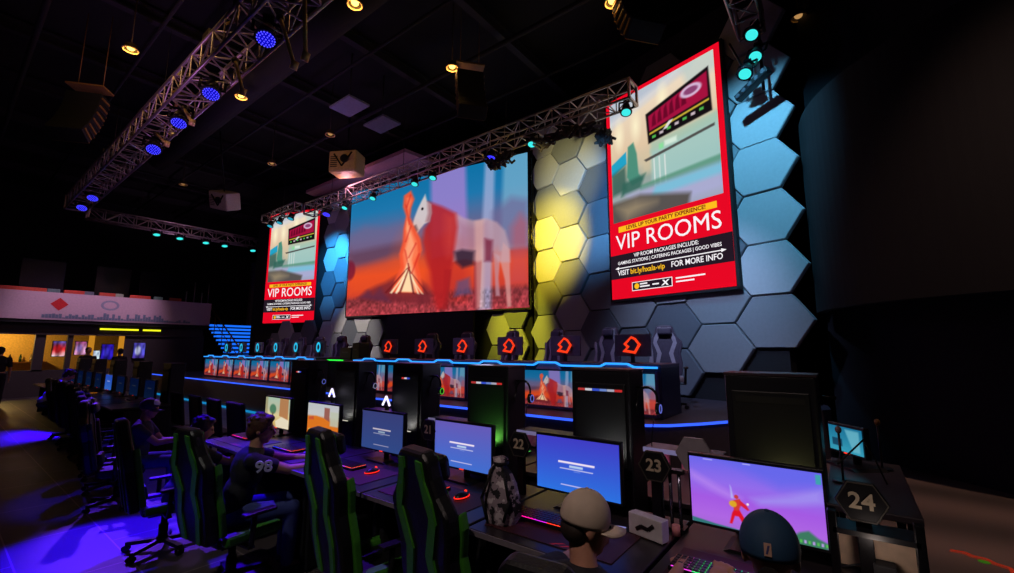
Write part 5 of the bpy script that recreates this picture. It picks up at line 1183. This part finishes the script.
# pipes, beams and ducts under the ceiling
PIPE = mat('ceiling_pipe', (26, 24, 32), .8)
for k in range(9):
    y = -1 + k * 1.7; tag(MB().cyl((-29, 0, 0), (2, 0, 0), .06 if k % 2 else .04, n=8).build('ceiling_pipe', PIPE, loc=(0, y, 8.9)), 'long dark pipe under the ceiling, %s from the front of the hall' % ordc(k), 'pipe', 'pipes under the ceiling')
for k in range(10):
    x = -27 + k * 3.0; t = MB(); t.box((0, 4.5, 0), (.18, 20, .04)).box((0, 4.5, .26), (.18, 20, .04)).box((0, 4.5, .13), (.03, 20, .26)); tag(t.build('ceiling_beam', PIPE, loc=(x, 0, 9.15)), 'dark steel ceiling beam, %s from the left' % ordc(k), 'beam', 'steel beams under the ceiling')
tag(MB().cyl((-20, 0, 0), (-1, 0, 0), .35, n=20).build('air_duct', mat('duct', (20, 20, 28), .85), loc=(0, 4.5, 8.75)), 'round dark air duct running across the ceiling', 'duct')
for (x, y, lb, c) in ((-9.8, 6.0, 'grey-blue ceiling tile panel left of the bright top centre light', (120, 125, 170)), (-9.9, 7.1, 'smaller grey-blue ceiling panel beside the first', (95, 100, 130))):
    t = MB().box((0, 0, 0), (.9, .6, .05)).build('ceiling_panel', mat('ceil_panel_%d' % c[0], c, .6), loc=(x, y, 8.0)); tag(t, lb, 'panel')
    tag(MB().cyl((0, 0, .03), (0, 0, 1.5), .02, n=6).build('hanging_rod', PIPE, loc=(x, y, 8.0)), 'thin rod holding the ' + lb.split(' panel')[0] + ' panel', 'rod')
# windows / dim wall panels beyond the balcony
for k, (y, w) in enumerate(((2.0, 1.5), (4.6, 1.4), (6.6, 1.8))):
    struct(MB().box((-30.7, y + 1, 4.9), (.1, w, 2.2)).build('window_%d' % (k + 1), mat('dim_glass', (34, 34, 56), .25)))
struct(MB().box((-25.5, 10.5, 4.6), (.3, .4, 3.6)).build('wall_pillar', mat('pillar_paint', (98, 86, 104), .7)))
struct(MB().box((-23.5, 12.5, 4.9), (4.5, .3, .3)).build('trim_header', mat('header_olive', (90, 76, 50), .6)))
# light pattern projected on the carpet, made as flat glowing red and green shapes
fd = thing('floor_light_pattern', 'glowing red and green graphic projected on the carpet at the lower right', 'graphic', (.67, 5.42, .0165), .3); fd.scale = (.75, .75, 1)
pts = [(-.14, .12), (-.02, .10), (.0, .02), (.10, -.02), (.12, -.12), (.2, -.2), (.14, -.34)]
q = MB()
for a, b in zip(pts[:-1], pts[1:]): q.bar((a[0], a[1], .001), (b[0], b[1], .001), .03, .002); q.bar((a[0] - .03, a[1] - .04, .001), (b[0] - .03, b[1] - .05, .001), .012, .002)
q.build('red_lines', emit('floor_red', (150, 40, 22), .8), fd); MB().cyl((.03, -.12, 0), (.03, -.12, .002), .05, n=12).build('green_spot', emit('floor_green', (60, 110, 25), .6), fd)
# yellow and pale toys on the far side
for (x, y, z, c, lb) in ((.1, 3.5, 1.55, (120, 85, 20), 'small yellow knob-like lamp right of the cyan monitor'), (-.08, 3.05, 1.55, (160, 130, 130), 'small pale microphone tip beside the nearest locker')):
    t = thing('desk_microphone', lb, 'microphone', (x, y, z - .55 + .0)); MB().cyl((0, 0, .0), (0, 0, .25), .006, n=6).build('stem', BLK, t); MB().ell((0, 0, .27), (.015, .015, .02)).build('head', mat('mic_%d' % c[0], c, .5), t); MB().cyl((0, 0, 0), (0, 0, .012), .05).build('base', BLK, t)

# ------------------------------------------------------------------ lights
# blue beams to floor
lightdata('SPOT', 'blue_beam', (-6.74, 2.3, 6.3), 15000, (0.02, 0.0, 1), (-5.3, 1.1, 0), .25, .35)
lightdata('SPOT', 'blue_beam', (-8.9, 2.4, 6.2), 5200, (0.04, 0.0, 1), (-3.55, 1.85, .2), .20, .4)
lightdata('SPOT', 'blue_beam', (-10.6, 2.4, 6.2), 900, (0.025, 0.0, 1), (-7.3, 1.6, 0), .28, .4)
lightdata('SPOT', 'blue_beam', (-18.6, 2.4, 6.3), 5000, (0.025, 0.0, 1), (-13.2, 1.0, 0), .22, .4)
lightdata('SPOT', 'blue_beam', (-12.3, 2.4, 6.1), 3200, (0.15, 0.03, 1), (-6.3, 1.75, .8), .24, .5)
lightdata('SPOT', 'blue_beam', (-4.6, 3.0, 6.3), 2000, (0.16, 0.02, 1), (-3.1, 2.15, .8), .34, .7)
lightdata('SPOT', 'blue_beam', (-20.2, 2.4, 6.3), 9000, (0.03, 0.0, 1), (-14.3, 1.75, 1), .13, .5)
# teal / blue wash on the hexagons at the right
lightdata('SPOT', 'teal_wash', (-1.3, 5.9, 7.2), 850, (0.16, .62, 1), (-1.1, 8.8, 5.0), 1.15, .9)
lightdata('SPOT', 'teal_wash', (-3.3, 6.3, 5.3), 750, (0.12, .45, 1), (-4.6, 9.8, 5.2), 1.0, .9)  # wash lamp set in mid-air below the truss, no fixture there
lightdata('SPOT', 'mauve_wash', (-2.4, 5.6, 5.2), 620, (.5, .6, 1), (-2.3, 9.2, 2.1), 1.0, .9)
lightdata('SPOT', 'yellow_wash', (-6.0, 6.4, 5.4), 2000, (1, .72, .0), (-6.3, 10.2, 4.7), .85, .9)  # also lowered into mid-air, away from any fixture
lightdata('SPOT', 'yellow_wash', (-5.6, 6.6, 5.4), 420, (1, .86, .30), (-5.6, 10.0, 6.3), .8, .8)
lightdata('SPOT', 'yellow_wash', (-7.4, 7.4, 6.3), 1500, (.95, .85, .03), (-7.5, 10.3, 2.2), .55, .8)
lightdata('SPOT', 'cyan_wash', (-14.2, 7.0, 6.4), 1300, (0.03, .42, 1), (-15.3, 9.1, 5.0), .95, .8)
lightdata('SPOT', 'white_wash', (-13.6, 6.6, 5.6), 700, (1, .88, .75), (-14.0, 9.3, 2.2), .62, .8)
# fill lights added without fixtures, plus the bar light
lightdata('SPOT', 'room_fill', (-12, -3, 9.2), 1000, (1, .42, .50), (-11, 1.2, 0), 1.5, 1)  # added fill for the left floor, no lamp modelled there
lightdata('SPOT', 'room_fill', (2.2, 3.4, 8.8), 850, (1, .62, .48), (.9, 6.6, 0), .85, .8)  # added fill for the carpet at the right
lightdata('POINT', 'purple_fill', (-13, 5.2, 5.0), 60, (.55, .25, 1), soft=.4)  # purple fill added for the trusses, floats in the hall
lightdata('SPOT', 'truss_fill', (-9.0, 1.0, 3.2), 220, (.75, .3, .9), (-10.5, 2.65, 6.9), 1.3, .9)  # added below the truss to tint its underside mauve
lightdata('SPOT', 'truss_warm', (-7.5, .6, 8.6), 170, (1, .6, .2), (-10, 2.65, 6.9), 1.5, .9)  # warm fill added for the same truss
lightdata('SPOT', 'balcony_wash', (-18.5, 4.0, 7.5), 900, (.85, .55, .8), (-23, 3.6, 3.3), .85, .7)
lightdata('POINT', 'bar_light', (-24.8, 1.6, 2.2), 70, (1, .66, .22), soft=.1)
lightdata('SPOT', 'stage_violet', (-5.6, 3.6, 6.8), 300, (.7, .45, 1), (-5.2, 6.6, 1.2), .95, .9)
lightdata('SPOT', 'stage_violet', (-14.5, 3.9, 6.6), 260, (.5, .4, 1), (-14.6, 6.8, 1.2), .95, .9)
lightdata('SPOT', 'stage_violet', (-1.0, 5.0, 5.0), 60, (.7, .5, .8), (-1.6, 7.6, .8), .8, .9)  # added to lift the stage deck
lightdata('SPOT', 'desk_spot_fill', (-.6, -1.6, 6.0), 300, (1, .78, .72), (-1.2, 1.9, .8), .62, .8)  # added spot that brightens the near desks and chairs
lightdata('POINT', 'desk_point_fill', (-1.1, 3.15, 1.65), 3.2, (1, .5, .8), soft=.1)  # added point that brightens the pink dividers
lightdata('POINT', 'desk_point_fill', (.02, 2.2, .94), .35, (1, .8, .7), soft=.03)  # added point that brightens the cubby
lightdata('POINT', 'desk_point_fill', (-2.7, 3.15, 1.65), 2.0, (.6, .6, 1), soft=.1)  # added point over the farther desks
lightdata('SPOT', 'chair_fill', (-2.6, -1.6, 6.0), 230, (.9, .85, .8), (-3.4, 1.4, .8), .42, .8)  # added spot that brings out the green chair stripes
lightdata('SPOT', 'truss_fill', (-17.5, 5.5, 3.0), 420, (.85, .45, .75), (-21.6, 6.2, 6.6), .9, .9)  # added below the far truss to brighten it
lightdata('POINT', 'soffit_fill', (-13, 8.0, 7.2), 22, (1, .42, .55), soft=.2)  # pink point added to colour the soffit underside

w = bpy.data.worlds.new('World'); bpy.context.scene.world = w; w.use_nodes = True
bg = w.node_tree.nodes['Background']; bg.inputs[0].default_value = (.25, .25, .6, 1); bg.inputs[1].default_value = .004

# ------------------------------------------------------------------ camera
cd = bpy.data.cameras.new('Camera'); cd.sensor_width = 36; cd.lens = 440 / 1014 * 36; cd.clip_start = .05; cd.clip_end = 100
co = bpy.data.objects.new('Camera', cd); C.objects.link(co); co.location = (0, 0, 1.7)
co.rotation_euler = (PI / 2 + math.atan(63 / 440), 0, math.radians(37.5)); bpy.context.scene.camera = co
vs_ = bpy.context.scene.view_settings; vs_.view_transform = 'Standard'; vs_.look = 'None'; vs_.gamma = 1; vs_.exposure = 0; vs_.use_curve_mapping = False
